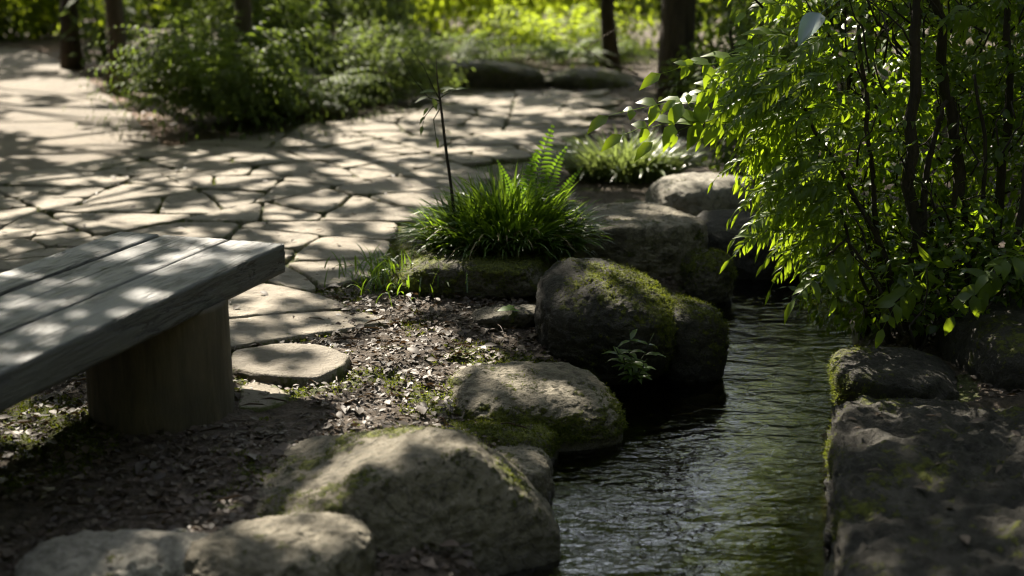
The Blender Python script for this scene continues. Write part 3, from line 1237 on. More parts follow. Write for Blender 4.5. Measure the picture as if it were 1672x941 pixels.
# litter and low stones
for a in [(600, 520, 90, 9), (700, 560, 110, 16), (600, 600, 80, 12), (560, 650, 110, 16), (660, 690, 80, 12), (720, 610, 50, 14), (780, 545, 60, 9), (480, 548, 60, 6), (480, 585, 75, 12),
          (650, 630, 60, 10), (60, 680, 75, 18), (20, 715, 40, 12), (420, 645, 35, 10), (700, 500, 50, 5), (470, 670, 50, 8), (800, 580, 40, 8)]:
    lit(*a)
lit(885, 622, 70, 15, z=.03, rot=12)
lit(760, 600, 20, 8, z=.0)
lit(570, 795, 120, 34, z=.05, rot=-20)
lit(270, 224, 40, 8)
lit(490, 822, 110, 30, z=.05, rot=-22)
lit(690, 745, 70, 12, z=.1, rot=10)
lit(450, 885, 110, 14, z=.08)
lit(210, 915, 80, 14, z=.06)
lit(835, 775, 22, 26, z=-.05, rot=50)
# block, pale boulder
lit(1090, 345, 40, 9, z=.16)
lit(1060, 318, 80, 7, z=.16)
lit(1010, 350, 30, 5, z=.16)
lit(1130, 292, 60, 14, z=.15)
lit(1095, 455, 13, 25, Y=4.95)
lit(1120, 540, 12, 26, Y=4.9)
lit(985, 446, 62, 13, z=.21)
lit(1170, 390, 16, 22, Y=6.4)
# sedge, fern, pale blades
lit(885, 262, 55, 65, Y=5.88)
lit(900, 225, 30, 40, Y=5.85)
lit(800, 300, 60, 20, Y=5.9)
lit(760, 330, 50, 22, Y=5.8)
lit(1030, 245, 90, 30, Y=8.1)
lit(700, 420, 40, 16, Y=5.6)
lit(712, 150, 30, 40, Y=5.8)
lit(920, 330, 30, 20, Y=5.8)
# the shrub over the stream
lit(1085, 112, 70, 26, Y=4.9)
lit(1060, 190, 110, 45, Y=4.85)
lit(1190, 130, 70, 50, Y=4.95)
lit(1245, 250, 110, 120, Y=4.9)
lit(1300, 380, 70, 50, Y=4.9)
lit(1225, 300, 55, 55, Y=4.9)
lit(1345, 455, 60, 55, Y=4.75)
lit(1550, 425, 38, 45, Y=4.5)
lit(1400, 90, 140, 60, Y=5.1)
lit(1420, 220, 90, 40, Y=5.2)
lit(1600, 20, 60, 30, Y=5.1)
lit(1430, 60, 120, 60, Y=5.2)
lit(1000, 190, 60, 30, Y=4.8)
lit(1035, 588, 22, 22, Y=4.6)
lit(1320, 40, 25, 28, Y=4.6)
# glints on the right bank
for a in [(1490, 722, 14, 3), (1580, 745, 14, 3), (1555, 868, 18, 9), (1600, 930, 24, 8), (1425, 716, 8, 3), (1480, 608, 20, 4), (1530, 380, 25, 12)]:
    lit(*a, marg=.012)
# the stream's own far pool
for a in [(1230, 600, 30, 6), (1240, 560, 40, 5)]:
    lit(*a, z=-.2)
# small chance gaps on the pavement
DARK = px_poly([(0, 302), (150, 275), (290, 240), (235, 212), (120, 214), (-200, 240), (-300, 300)])
for _ in range(38):
    x, y = random.uniform(-7, 2), random.uniform(5.2, 13)
    r = random.uniform(.09, .2)
    if inpoly(np.array([x]), np.array([y]), DARK)[0]:
        continue
    LIT.append((uv((x, y, 0))[0], np.eye(2) / r))
for _ in range(50):
    c = uv((random.uniform(-6, -.3), random.uniform(9.5, 15.5), random.uniform(.2, 1.3)))[0]
    LIT.append((c, np.eye(2) / random.uniform(.12, .34)))
lit(850, 40, 260, 70, Y=15.5)
for p_, r_ in [((2.6, 12.6, 3.0), .8), ((3.3, 13.6, 4.2), .9), ((3.6, 12.8, 2.2), .8), ((2.2, 13.2, 4.9), .5), ((.66, 8.25, .15), .4), ((1.0, 7.35, .15), .22), ((-.05, 5.8, .32), .09)]:
    LIT.append((uv(p_)[0], np.eye(2) / r_))


def in_light(P):
    q = uv(P)
    res = np.zeros(len(P), bool)
    wob = 1.0 + .30 * fbm(np.column_stack([q * 5.0, np.zeros(len(q))]), 3, 88)
    for c, Mi in LIT:
        r = np.linalg.norm((q - c) @ Mi.T, axis=1)
        res |= r < wob
    return res


# ------------------------------------------------------------------ trees
def trunk_pts(base, top, n=10, wob=.03):
    return curve(base, top, 0, n, wob)


TREES = []


def tree(base, top_h, r0, label, lean=(0, 0), bark='bark', group='trees around the path'):
    base = np.array([base[0], base[1], float(ground_z(np.array([base[0]]), np.array([base[1]]))[0]) - .05])
    t = thing('tree', label, 'tree', (base[0], base[1], 0.0), group)
    top = base + np.array([lean[0], lean[1], top_h])
    pts = trunk_pts(base, top, 14, .025)
    TREES.append(dict(root=t, pts=pts, r0=r0, bark=bark, leaves=[]))
    return t


T1 = G(118, 112)
tree(T1, 7.5, .10, 'slim dark tree by the trail, leftmost of the trunks', (.3, .3))
T2 = G(192, 152)
tree(T2, 6.5, .085, 'slender brown tree standing at the edge of the shrub island by the trail', (-.2, .4), 'bark_light')
T3 = atY(1107, 176, 11.2)
tree((T3[0], T3[1]), 8.0, .14, 'thick straight dark tree behind the lime green leaf sprays', (.1, .3))
T4 = G(1000, 128)
tree(T4, 7.5, .07, 'thin dark tree between the thick trunk and the bright green foliage', (-.3, .5))
T5 = G(640, 95)
tree((T5[0], T5[1] + 1.0), 8.0, .12, 'dark tree in the distance above the far end of the path', (-.2, .2))
T6 = atY(398, 180, 10.8)
tree((T6[0], T6[1]), 5.5, .07, 'thin trunked tree rising from the dark shrub island', (.0, .3), 'bark_light')

NC = 90000
gxr = rng.uniform(-10.5, 5.5, NC)
gyr = rng.uniform(1.6, 17.5, NC)
h = rng.uniform(3.9, 6.4, NC)
cl = np.stack([gxr, gyr, h * .3], 1)
h = h + .5 * fbm(cl * .8, 2, 99)
CP = np.stack([gxr, gyr, np.zeros(NC)], 1) + S[None] * (h / S[2])[:, None]
keep = ~in_light(CP)  # crown leaves removed over each wanted sun patch, shaping the dapple
keep &= fbm(CP * .9, 3, 55) > -.58
# open sky beyond the stream, and sun on the bushes past the end of the path
keep &= ~((gyr > 13.4) & (gxr > -1.2))
_v = CP - np.array([.6, 4.2, WATER_Z])
_az = np.degrees(np.arctan2(_v[:, 0], _v[:, 1]))
_el = np.degrees(np.arctan2(_v[:, 2], np.hypot(_v[:, 0], _v[:, 1])))
keep &= ~((_az > -6) & (_az < 15) & (_el < 31) & (fbm(CP * .75, 2, 56) < -.12))
CP = CP[keep]
tp = np.array([t_['pts'][-1] * .3 + t_['pts'][7] * .7 for t_ in TREES])
dist = np.linalg.norm((CP[:, None, :2] - tp[None, :, :2]), axis=2) - np.array([t_['r0'] * 12 for t_ in TREES])[None]
own = np.argmin(dist, 1)
leaf_buf = {}
for i_, t_ in enumerate(TREES):
    P = CP[own == i_]
    if i_ == 2:      # unseen lime boughs added to the thick trunk for the stream to reflect
        for cc_, rr_, m_ in [((2.6, 12.6, 3.0), (.8, .5, .8), 300), ((3.3, 13.6, 4.2), (1.0, .6, .9), 380), ((2.2, 13.2, 4.9), (.7, .5, .6), 220), ((3.6, 12.8, 2.2), (.9, .5, .7), 300)]:
            q = rand_unit(m_) * (rng.uniform(.2, 1, (m_, 1)) ** .5) * np.array(rr_) + np.array(cc_)
            lb = leaf_buf.setdefault(i_, [])
            lb.append(q)
    # own compact crown as well
    m = 900
    q = unit(rng.normal(size=(m, 3))) * rng.uniform(.4, 1, (m, 1)) * np.array([1.3, 1.3, 1.0]) + t_['pts'][-1]
    q = q[~in_light(q)]
    P = np.concatenate([P, q])
    mb = MB()
    n_ = len(P)
    N_ = unit(rand_unit(n_) + np.array([0, 0, 1.0]))
    leaves(mb, P, rand_unit(n_) + np.array([0, 0, -.2]), N_, rng.uniform(.13, .22, n_), rng.uniform(.08, .13, n_), rng.uniform(0, 1, n_), 'diamond')
    mb.build('crown', M['canopy_leaf'], t_['root'])
    if i_ in leaf_buf:
        q = np.concatenate(leaf_buf[i_])
        lbm = MB()
        leaves(lbm, q, rand_unit(len(q)) + np.array([0, 0, -.3]), unit(rand_unit(len(q)) + np.array([0, 0, .8])), rng.uniform(.14, .24, len(q)), rng.uniform(.09, .14, len(q)), rng.uniform(.2, 1, len(q)))
        lbm.build('reflected_boughs', M['lime_leaf'], t_['root'])
    tm = MB()
    nn = len(t_['pts'])
    rad = t_['r0'] * (1.0 - .6 * np.linspace(0, 1, nn))
    rad[0] *= 1.25
    tube(tm, t_['pts'], rad, 14, .5, .10)
    # limbs to a few leaf clusters
    lim = min(14, max(5, n_ // 500))
    for k_ in rng.choice(n_, lim, replace=False):
        s_ = t_['pts'][rng.integers(7, nn - 1)]
        tgt = P[k_]
        cc = curve(s_, tgt, .35, 9, .05)
        tube(tm, cc, np.linspace(t_['r0'] * .35, .008, 9), 6, .5)
    tm.build('trunk', M[t_['bark']], t_['root'])

# ------------------------------------------------------------------ foliage helpers


def cloud_pts(c, rad, n, shell=.5, hole=-.25, freq=2.2, seed=0, zmin=None):
    d = rand_unit(n)
    r = rng.uniform(0, 1, n) ** (shell)
    lump = 1 + .35 * fbm(d * 2.1 + seed, 3, seed)
    P = d * (r * lump)[:, None] * np.array(rad) + np.array(c)
    k = fbm(P * freq / max(.3, min(rad)), 3, seed + 5) > hole
    if zmin is not None:
        k &= P[:, 2] > zmin
    return P[k], d[k]


def bush(label, cat, base, rad, h, n, L, W, mat, seed, tm='diamond', droop=.4, stems=6, group='shrubs around the path', name='shrub', frond=False, hole=-.25):
    bz = float(ground_z(np.array([base[0]]), np.array([base[1]]))[0])
    t = thing(name, label, cat, (base[0], base[1], bz), group)
    c = np.array([base[0], base[1], bz + h * .5])
    mb = MB()
    if frond:
        nf = n
        a = rng.uniform(0, 2 * math.pi, nf)
        for q in range(nf):
            D = np.array([math.cos(a[q]), math.sin(a[q]), 0])
            st = np.array([base[0] + D[0] * rng.uniform(0, rad[0] * .35), base[1] + D[1] * rng.uniform(0, rad[1] * .35), bz + rng.uniform(0, h * .4)])
            en = st + D * rng.uniform(.5, 1.0) * rad[0] + np.array([0, 0, h * rng.uniform(-.35, .5)])
            en[2] = max(en[2], bz + .02)
            pinnate(mb, curve(st, en, h * rng.uniform(.15, .4), 9), L, W, 13, rng.uniform(0, 1), droop=droop)
    else:
        P, d = cloud_pts(c, (rad[0], rad[1], h * .55), n, .45, hole, 2.4, seed, bz + .02)
        m = len(P)
        T = unit(d * .8 + rand_unit(m) * .8 + np.array([0, 0, -droop]))
        N_ = unit(rand_unit(m) * .8 + np.array([0, 0, 1.0]) + d * .3)
        tint = np.clip(.5 + .6 * fbm(P * 2.5, 2, seed + 3) + rng.normal(0, .2, m), 0, 1)
        leaves(mb, P, T, N_, L * rng.uniform(.6, 1.3, m), W * rng.uniform(.7, 1.2, m), tint, tm)
    mb.build('foliage', M[mat], t)
    sm = MB()
    for q in range(stems):
        a = rng.uniform(0, 2 * math.pi)
        e = c + np.array([math.cos(a) * rad[0] * .6, math.sin(a) * rad[1] * .6, h * rng.uniform(.0, .4)])
        tube(sm, curve((base[0] + rng.uniform(-.06, .06), base[1] + rng.uniform(-.06, .06), bz - .03), e, .08, 8, .02), np.linspace(.016, .005, 8), 6)
    if stems:
        sm.build('stem', M['stem'], t)
    return t


def pinnate(mb, pts, L, W, pairs, tint, droop=.25, tm='lance', taper=True, term=True, ang=.95, ref=(0, 0, 1.0)):
    """a compound leaf: leaflets in two rows along a rachis"""
    pts = np.asarray(pts, float)
    n = len(pts)
    tt = np.linspace(.10, .97, pairs)
    f = tt * (n - 1)
    i0 = np.minimum(f.astype(int), n - 2)
    fr = (f - i0)[:, None]
    C = pts[i0] * (1 - fr) + pts[i0 + 1] * fr
    T = unit(pts[i0 + 1] - pts[i0])
    side = unit(np.cross(T, np.array(ref, float)))
    up = np.cross(side, T)
    s = np.sin(np.clip(tt * .92 + .16, 0, 1) * math.pi) ** .7 if taper else np.ones(pairs)
    P, TT, NN, LL, WW = [], [], [], [], []
    for sg in (-1, 1):
        dirn = T * math.cos(ang) + side * sg * math.sin(ang) + np.array([0, 0, -droop]) + rng.normal(0, .09, (pairs, 3))
        P.append(C)
        TT.append(dirn)
        NN.append(up + side * sg * .15 + rng.normal(0, .12, (pairs, 3)))
        LL.append(L * s * rng.uniform(.88, 1.1, pairs))
        WW.append(W * (.4 + .6 * s) * rng.uniform(.9, 1.1, pairs))
    if term:
        P.append(C[-1:])
        TT.append(T[-1:] + np.array([0, 0, -droop]))
        NN.append(up[-1:])
        LL.append(np.array([L * .8]))
        WW.append(np.array([W * .8]))
    P = np.concatenate(P)
    leaves(mb, P, np.concatenate(TT), np.concatenate(NN), np.concatenate(LL), np.concatenate(WW),
           np.clip(tint + rng.normal(0, .12, len(P)), 0, 1), tm)


def rachis(mb, pts, r=.0018):
    tube(mb, pts, np.linspace(r, r * .4, len(pts)), 5)


# ------------------------------------------------------------------ background planting
b = G(325, 222)
bush('dark mounded shrub with arching fronds at the corner where the trail meets the path', 'shrub', (b[0] + .05, b[1] + .4), (.85, .6), .85, 330, .075, .02, 'back_leaf', 201, frond=True, droop=.4, stems=0)
b = G(285, 190)
bush('dark leafy shrub filling the middle of the island beside the slender brown trunk', 'shrub', (b[0] + .5, b[1] + .9), (.62, .6), 1.1, 7500, .065, .024, 'back_leaf', 202)
b = G(390, 205)
bush('dark fern skirt on the island edge, between the mounded shrub and grey rock', 'fern', (b[0], b[1] + .2), (.55, .35), .45, 150, .07, .02, 'back_leaf', 253, frond=True, stems=0, name='fern_clump')
b = G(470, 190)
bush('low grey green fern cluster around the grey rock', 'fern', (b[0] + .1, b[1] + .1), (.75, .45), .45, 130, .075, .022, 'grey_leaf', 203, frond=True, stems=0, name='fern_clump')
b = G(590, 180)
bush('bright leaved low shrub at the far edge of the path, right of the grey rock', 'shrub', (b[0], b[1] + .5), (.75, .45), .62, 6000, .055, .024, 'grey_leaf', 204)
b = G(520, 150)
bush('tall silvery green shrub behind the grey rock', 'shrub', (b[0], b[1] + .8), (1.0, .6), 1.15, 9000, .065, .026, 'grey_leaf', 205)
b = G(380, 110)
bush('large dark green shrub far behind the island', 'shrub', (b[0], b[1] + .6), (1.3, .8), 1.8, 4500, .12, .07, 'back_leaf', 206)
b = G(155, 120)
bush('pale leaved young shrub in the gap between the two slim trunks', 'shrub', (b[0] + .1, b[1] + .3), (.42, .35), 1.0, 420, .13, .06, 'grey_leaf', 207, droop=.3)
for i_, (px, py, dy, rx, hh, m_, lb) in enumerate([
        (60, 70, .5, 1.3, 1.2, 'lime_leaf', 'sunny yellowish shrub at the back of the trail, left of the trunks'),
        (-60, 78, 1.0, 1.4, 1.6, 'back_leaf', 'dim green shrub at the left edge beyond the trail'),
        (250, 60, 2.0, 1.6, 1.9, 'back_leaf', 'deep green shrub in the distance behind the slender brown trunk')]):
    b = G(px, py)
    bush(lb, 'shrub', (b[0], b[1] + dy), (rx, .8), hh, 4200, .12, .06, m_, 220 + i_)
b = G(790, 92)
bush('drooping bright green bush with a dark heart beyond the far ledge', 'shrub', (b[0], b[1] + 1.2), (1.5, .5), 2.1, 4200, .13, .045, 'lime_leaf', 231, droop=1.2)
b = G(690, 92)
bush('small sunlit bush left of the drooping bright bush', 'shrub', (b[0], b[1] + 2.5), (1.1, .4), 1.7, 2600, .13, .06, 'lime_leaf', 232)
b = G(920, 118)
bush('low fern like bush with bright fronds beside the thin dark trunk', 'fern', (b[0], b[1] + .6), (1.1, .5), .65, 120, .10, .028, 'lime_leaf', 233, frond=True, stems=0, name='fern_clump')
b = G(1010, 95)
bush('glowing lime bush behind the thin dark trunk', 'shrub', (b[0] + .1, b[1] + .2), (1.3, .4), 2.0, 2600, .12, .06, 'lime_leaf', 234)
b = G(1180, 150)
bush('dark shaded shrub behind the thick trunk', 'shrub', (b[0] + .5, b[1] + .8), (1.2, .7), 1.9, 5200, .11, .06, 'back_leaf', 235)
b = G(1180, 215)
bush('dark low shrub beneath the lime sprays by the dim boulder', 'shrub', (b[0] + .25, b[1] + .4), (.6, .4), .55, 2500, .07, .04, 'back_leaf', 236)
bush('dark bush in shade right behind the far end of the stream', 'shrub', (1.45, 7.95), (.42, .35), 1.05, 3000, .06, .034, 'back_leaf', 240)
bush('low plant with small leaves overhanging the water at the foot of the leafy shrub', 'plant', (1.36, 5.25), (.28, .3), .3, 1500, .04, .018, 'shrub_leaf', 241, stems=3)
bush('dim low plant at the far right corner of the stream', 'plant', (1.52, 6.0), (.3, .35), .4, 1500, .05, .02, 'shrub_leaf', 242, stems=3)
b = G(1330, 180)
bush('deep green shrub in the gloom behind the leafy shrub', 'shrub', (b[0] + .3, b[1]), (1.2, .8), 1.9, 6000, .09, .05, 'back_leaf', 237)
b = G(1600, 220)
bush('dark green shrub behind the leafy shrub at the right edge', 'shrub', (b[0] + .2, b[1]), (1.1, .8), 1.9, 6000, .08, .045, 'back_leaf', 238)
b = G(560, 70)
bush('far green bush above the tall silvery shrub', 'shrub', (b[0], b[1] + 2.0), (1.5, .9), 2.1, 4500, .13, .06, 'back_leaf', 239)

b = G(730, 128)
bush('grey green ferns hanging over the long low ledge at the end of the path', 'fern', (b[0], b[1] + .3), (.9, .4), .38, 120, .08, .022, 'back_leaf', 251, frond=True, stems=0, name='fern_clump')
b = G(950, 128)
bush('grey green ferns growing over the shorter flat ledge', 'fern', (b[0], b[1] + .4), (.8, .4), .32, 90, .08, .022, 'back_leaf', 252, frond=True, stems=0, name='fern_clump')
# far wood: one mass beyond the planting, another added unseen to block sky light
def wood_mass(nw, a0, a1, r0, r1, H, seed, mat, label, lo, hi):
    fm = MB()
    a = np.radians(rng.uniform(a0, a1, nw))
    R_ = rng.uniform(r0, r1, nw)
    H_ = H * (1 + .45 * fbm(np.stack([np.cos(a) * 5, np.sin(a) * 5, a * 0], 1), 3, seed))
    z = rng.uniform(0, 1, nw) * H_
    P = np.stack([np.cos(a) * R_, np.sin(a) * R_ + 4, z], 1)
    leaves(fm, P, rand_unit(nw), rand_unit(nw) + np.array([0, 0, .5]), rng.uniform(lo, hi, nw), rng.uniform(lo, hi, nw) * .6, rng.uniform(0, 1, nw), 'diamond')
    o = fm.build('woods', M[mat])
    return tag(o, label, 'woods', kind='stuff')


wood_mass(13000, 48, 135, 20, 30, 3.4, 5, 'lime_leaf', 'sunlit green wood far off behind the bushes at the end of the path', .4, .8)
wood_mass(32000, 128, 412, 11, 17, 13.0, 6, 'back_leaf', 'tall unseen wood added around the clearing to block low sky light', .5, 1.0)

# ------------------------------------------------------------------ sedge, fern, sapling
sb = np.array([-.03, 5.80, .11])
sed = thing('sedge_clump', 'dense dark green sedge clump growing behind the mossy slab', 'sedge', sb)
mb = MB()
n_ = 3400
ang = rng.uniform(0, 2 * math.pi, n_)
rr = np.sqrt(rng.uniform(0, 1, n_)) * .24
P = np.stack([sb[0] + np.cos(ang) * rr * 1.2, sb[1] + np.sin(ang) * rr * .8, np.full(n_, sb[2] - .02)], 1)
a2 = ang + rng.normal(0, .6, n_)
D = np.stack([np.cos(a2), np.sin(a2), np.zeros(n_)], 1)
P[:, 2] += rng.uniform(0, 1, n_) * .17 * (1 - (rr / .24) ** 2)
blades(mb, P, D, rng.uniform(.10, .27, n_), rng.uniform(.006, .0115, n_), rng.uniform(.1, 1.5, n_) + .75 * (rr / .24), np.clip(rng.normal(.5, .3, n_), 0, 1), 6)
# straggling blades to the left
n_ = 700
P = np.stack([rng.normal(-.40, .12, n_), rng.normal(5.62, .12, n_), rng.uniform(-.01, .07, n_)], 1)
a2 = rng.uniform(0, 2 * math.pi, n_)
D = np.stack([np.cos(a2), np.sin(a2), np.zeros(n_)], 1)
blades(mb, P, D, rng.uniform(.05, .14, n_), rng.uniform(.004, .008, n_), rng.uniform(.5, 2.2, n_), np.clip(rng.normal(.5, .25, n_), 0, 1), 5)
mb.build('blades', M['sedge'], sed)
mb = MB()
n_ = 150
ang = rng.uniform(0, 2 * math.pi, n_)
P = np.stack([sb[0] + np.cos(ang) * .2, sb[1] + np.sin(ang) * .16, sb[2] + rng.uniform(0, .06, n_)], 1)
D = np.stack([np.cos(ang), np.sin(ang), np.zeros(n_)], 1)
blades(mb, P, D, rng.uniform(.10, .26, n_), rng.uniform(.004, .008, n_), rng.uniform(1.5, 2.6, n_), rng.uniform(.4, 1, n_), 6)
mb.build('dead_blades', M['straw'], sed)

fr = thing('fern', 'upright bright fern with feathery fronds rising from the sedge clump', 'fern', (.10, 5.88, .1))
for (bx, by, tx, ty, L_) in [(866, 390, 903, 205, .07), (850, 390, 812, 262, .032), (885, 390, 950, 275, .035), (875, 385, 925, 240, .05), (860, 385, 878, 245, .045)]:
    p0 = atY(bx, by, 5.88)
    p1 = atY(tx, ty, 5.84)
    c = curve(p0, p1, .0, 14)
    t_ = np.linspace(0, 1, 14)
    c[:, 0] += (.06 if tx > 850 else -.04) * (t_ ** 3 - t_)
    m1 = MB()
    # pinnae face the viewer: build in the frond plane
    tt = np.linspace(.28, .99, 19)
    f_ = tt * 13
    i0 = np.minimum(f_.astype(int), 12)
    q = c[i0] + (c[i0 + 1] - c[i0]) * (f_ - i0)[:, None]
    T = unit(c[i0 + 1] - c[i0])
    side = unit(np.cross(T, np.array([.15, -1, .15])))
    prof = np.clip(np.sin(np.clip((1 - tt) * 1.3 + .06, 0, 1) * math.pi * .5), .1, 1)
    for sg in (-1, 1):
        leaves(m1, q, side * sg + T * .35 + np.array([0, -.15, -.05]), np.tile(np.array([.1, -1, .5]), (19, 1)) + rng.normal(0, .1, (19, 3)), L_ * prof * 1.15, .013, .6, 'lance')
    rachis(m1, c, .0022)
    m1.build('frond', M['fern'], fr)

sp = thing('sapling', 'thin bare sapling with a few leaves and drooping twigs at the left of the sedge', 'sapling', tuple(atY(742, 385, 5.75)))
pix = [(744, 395), (742, 350), (736, 300), (729, 250), (723, 200), (718, 158), (714, 130), (712, 95)]
c = np.array([atY(a_, b_, 5.75) for a_, b_ in pix])
m1 = MB()
tube(m1, c, np.array([.0075, .007, .0065, .006, .0055, .0045, .0025, .0012]), 8, .5, .1)
m1.build('stem', M['stem'], sp)
m2 = MB()
for tw in [[(719, 165), (706, 140), (692, 110), (676, 86)], [(719, 165), (700, 160), (676, 130), (656, 96)], [(719, 168), (706, 175), (694, 190), (690, 205)],
           [(720, 175), (708, 195), (712, 225), (716, 240)], [(718, 160), (735, 150), (745, 146)]]:
    tube(m2, np.array([atY(a_, b_, 5.75 + rng.uniform(-.04, .04)) for a_, b_ in tw]), np.linspace(.0028, .001, len(tw)), 5)
m2.build('twig', M['green_stem'], sp)
m3 = MB()
for (a_, b_, dx, dz, L_, W_) in [(712, 150, -1, .1, .05, .02), (718, 146, 1, .12, .05, .02), (700, 158, -1, -.3, .045, .02), (722, 152, .5, .3, .035, .018), (690, 140, -.6, .3, .03, .012), (706, 160, .3, -.7, .04, .018),
                          (676, 88, -.4, .7, .03, .01), (657, 98, -.4, .7, .03, .01), (694, 190, -.5, -.6, .03, .012), (690, 205, -.2, -.9, .03, .012), (712, 224, .2, -.9, .035, .012), (742, 147, .9, .2, .04, .018), (700, 176, -.5, -.6, .03, .012)]:
    leaves(m3, [atY(a_, b_, 5.75)], [[dx, rng.uniform(-.4, .4), dz]], [[.1, -.4, 1]], L_ * 1.4, W_ * 1.35, rng.uniform(.4, 1), 'leaf')
m3.build('foliage', M['grey_leaf'], sp)

# pale green blades at the far side of the block
pb = np.array([.66, 8.25, .0])
pl = thing('liriope_clump', 'pale strappy leaved clump in sun behind the flat topped block', 'plant', pb)
mb = MB()
n_ = 1300
ang = rng.uniform(0, 2 * math.pi, n_)
rr = np.sqrt(rng.uniform(0, 1, n_)) * .24
P = np.stack([pb[0] + np.cos(ang) * rr * 1.3, pb[1] + np.sin(ang) * rr * .8, np.full(n_, -.01)], 1)
a2 = ang + rng.normal(0, .6, n_)
D = np.stack([np.cos(a2), np.sin(a2), np.zeros(n_)], 1)
blades(mb, P, D, rng.uniform(.16, .36, n_), rng.uniform(.006, .013, n_), .5 + 1.6 * (rr / .24) * rng.uniform(.5, 1.1, n_), np.clip(rng.normal(.55, .25, n_), 0, 1), 6)
mb.build('blades', M['pale_blade'], pl)

# little plant on the boulder's foot
wl = thing('young_plant', 'little dark plant with whorls of lance leaves at the foot of the tall boulder', 'plant', tuple(at(1032, 640, -.12)))
p0 = at(1034, 628, -.09)
mb = MB()
sm = MB()
for (tx, ty, nl) in [(1028, 538, 14), (1058, 585, 9), (1003, 565, 9), (1068, 545, 6), (1045, 610, 8), (1018, 585, 8)]:
    tip = atY(tx, ty, p0[1] - .06)
    cc = curve(p0, tip, .0, 6, .004)
    tube(sm, cc, np.linspace(.003, .0015, 6), 5)
    for k_ in range(nl):
        f_ = rng.uniform(.35, 1.0)
        b_ = cc[min(5, int(f_ * 5))]
        a_ = k_ * 2.4
        leaves(mb, [b_], [[math.cos(a_), math.sin(a_) * .8 - .2, rng.uniform(-.25, .45)]], [[0, -.3, 1]], rng.uniform(.045, .075), rng.uniform(.014, .02), rng.uniform(.3, 1), 'lance')
mb.build('leaves', M['shrub_leaf'], wl)
sm.build('stem', M['green_stem'], wl)

# fresh green leaf on the ground
fl = MB()
p0 = at(812, 508, .045)
for (dx, dy) in [(.8, .05), (.95, -.25), (.7, .35)]:
    leaves(fl, [p0], [[dx, dy, .12]], [[.0, -.3, 1]], .085, .035, .8, 'lance')
    break
leaves(fl, [p0 + [.04, .0, .006]], [[.4, .8, .2]], [[.0, -.3, 1]], .05, .03, .9, 'lance')
o = fl.build('fallen_leaf', M['fern'])
tag(o, 'fresh green fallen leaf on the thin grey slab', 'leaf')

# ------------------------------------------------------------------ the big shrub over the stream
SH = thing('leafy_shrub', 'large leafy shrub with dark stems and lime leaf sprays hanging over the stream', 'shrub', (1.40, 4.98, .0))
sm = MB()
STEMS = [([(1500, 560), (1492, 420), (1487, 300), (1492, 150), (1496, 0), (1500, -250)], 4.95, .028),
         ([(1590, 520), (1580, 380), (1558, 230), (1540, 100), (1528, 0), (1490, -200)], 5.05, .026),
         ([(1500, 420), (1520, 250), (1545, 160)], 4.95, .014),
         ([(1450, 560), (1436, 420), (1420, 280), (1414, 170), (1400, 40)], 5.0, .012),
         ([(1480, 540), (1440, 400), (1400, 330), (1360, 260), (1300, 160)], 4.95, .010),
         ([(1470, 540), (1420, 440), (1380, 390), (1350, 420)], 4.85, .007),
         ([(1600, 500), (1640, 300), (1650, 100), (1640, -100)], 5.1, .02),
         ([(1560, 520), (1600, 380), (1610, 250), (1590, 120)], 4.95, .010),
         ([(1460, 560), (1400, 440), (1370, 330), (1330, 300), (1260, 300)], 5.0, .007),
         ([(1620, 520), (1660, 400), (1690, 200), (1700, 0)], 4.9, .016)]
for pix, Y_, r_ in STEMS:
    raw = np.array([atY(a_, b_, Y_ - .16) for a_, b_ in pix])
    t0 = np.linspace(0, 1, len(raw))
    t1 = np.linspace(0, 1, 16)
    cc = np.stack([np.interp(t1, t0, raw[:, q]) for q in range(3)], 1)
    cc = cc + np.vstack([[0, 0, 0], rng.normal(0, r_ * .35, (15, 3))])
    one = MB()
    tube(one, cc, np.linspace(r_, r_ * .5, 16), 9, .5, .12)
    one.build('stem', M['stem'], SH)
tw = MB()
mb = MB()
cores = [((1.62, 5.25, 1.25), (.72, .5, .55), 3800, 301), ((1.25, 5.0, .85), (.42, .38, .42), 800, 302), ((1.85, 5.2, .7), (.6, .42, .5), 4600, 303),
         ((1.35, 5.05, .38), (.42, .35, .3), 1500, 304), ((1.75, 4.75, .28), (.5, .3, .28), 2600, 307), ((1.5, 4.85, .2), (.3, .22, .2), 900, 308), ((2.2, 4.9, 1.0), (.6, .5, .8), 2500, 305), ((2.1, 4.2, 2.45), (1.2, .9, .6), 3500, 309), ((1.6, 4.6, 1.95), (.7, .6, .4), 1500, 310), ((1.15, 5.0, 1.35), (.38, .4, .4), 350, 306)]  # highest core: unseen overhang added to keep sky light off the right bank
for c_, r_, n_, sd_ in cores:
    P, d = cloud_pts(c_, r_, n_, .5, -.12, 2.2, sd_, .08)
    m = len(P)
    T = unit(d * .6 + rand_unit(m) * .9 + np.array([-.2, 0, -.35]))
    N_ = unit(rand_unit(m) * .75 + np.array([0, 0, 1.0]))
    tint = np.clip(.45 + .5 * fbm(P * 4, 2, sd_ + 3) + rng.normal(0, .2, m), 0, 1)
    leaves(mb, P, T, N_, rng.uniform(.028, .055, m), rng.uniform(.016, .03, m), tint, 'leaf')
    for k_ in rng.choice(m, 45, replace=False):
        e = P[k_]
        s_ = e + np.array([rng.normal(0, .07) + .12 * np.sign(1.5 - e[0]), rng.normal(0, .06), -rng.uniform(.1, .28)])
        tube(tw, curve(s_, e, .03, 6, .015), np.linspace(.004, .0015, 6), 4)
mb.build('foliage', M['shrub_leaf'], SH)
tw.build('twig_tangle', M['stem'], SH)['kind'] = 'stuff'


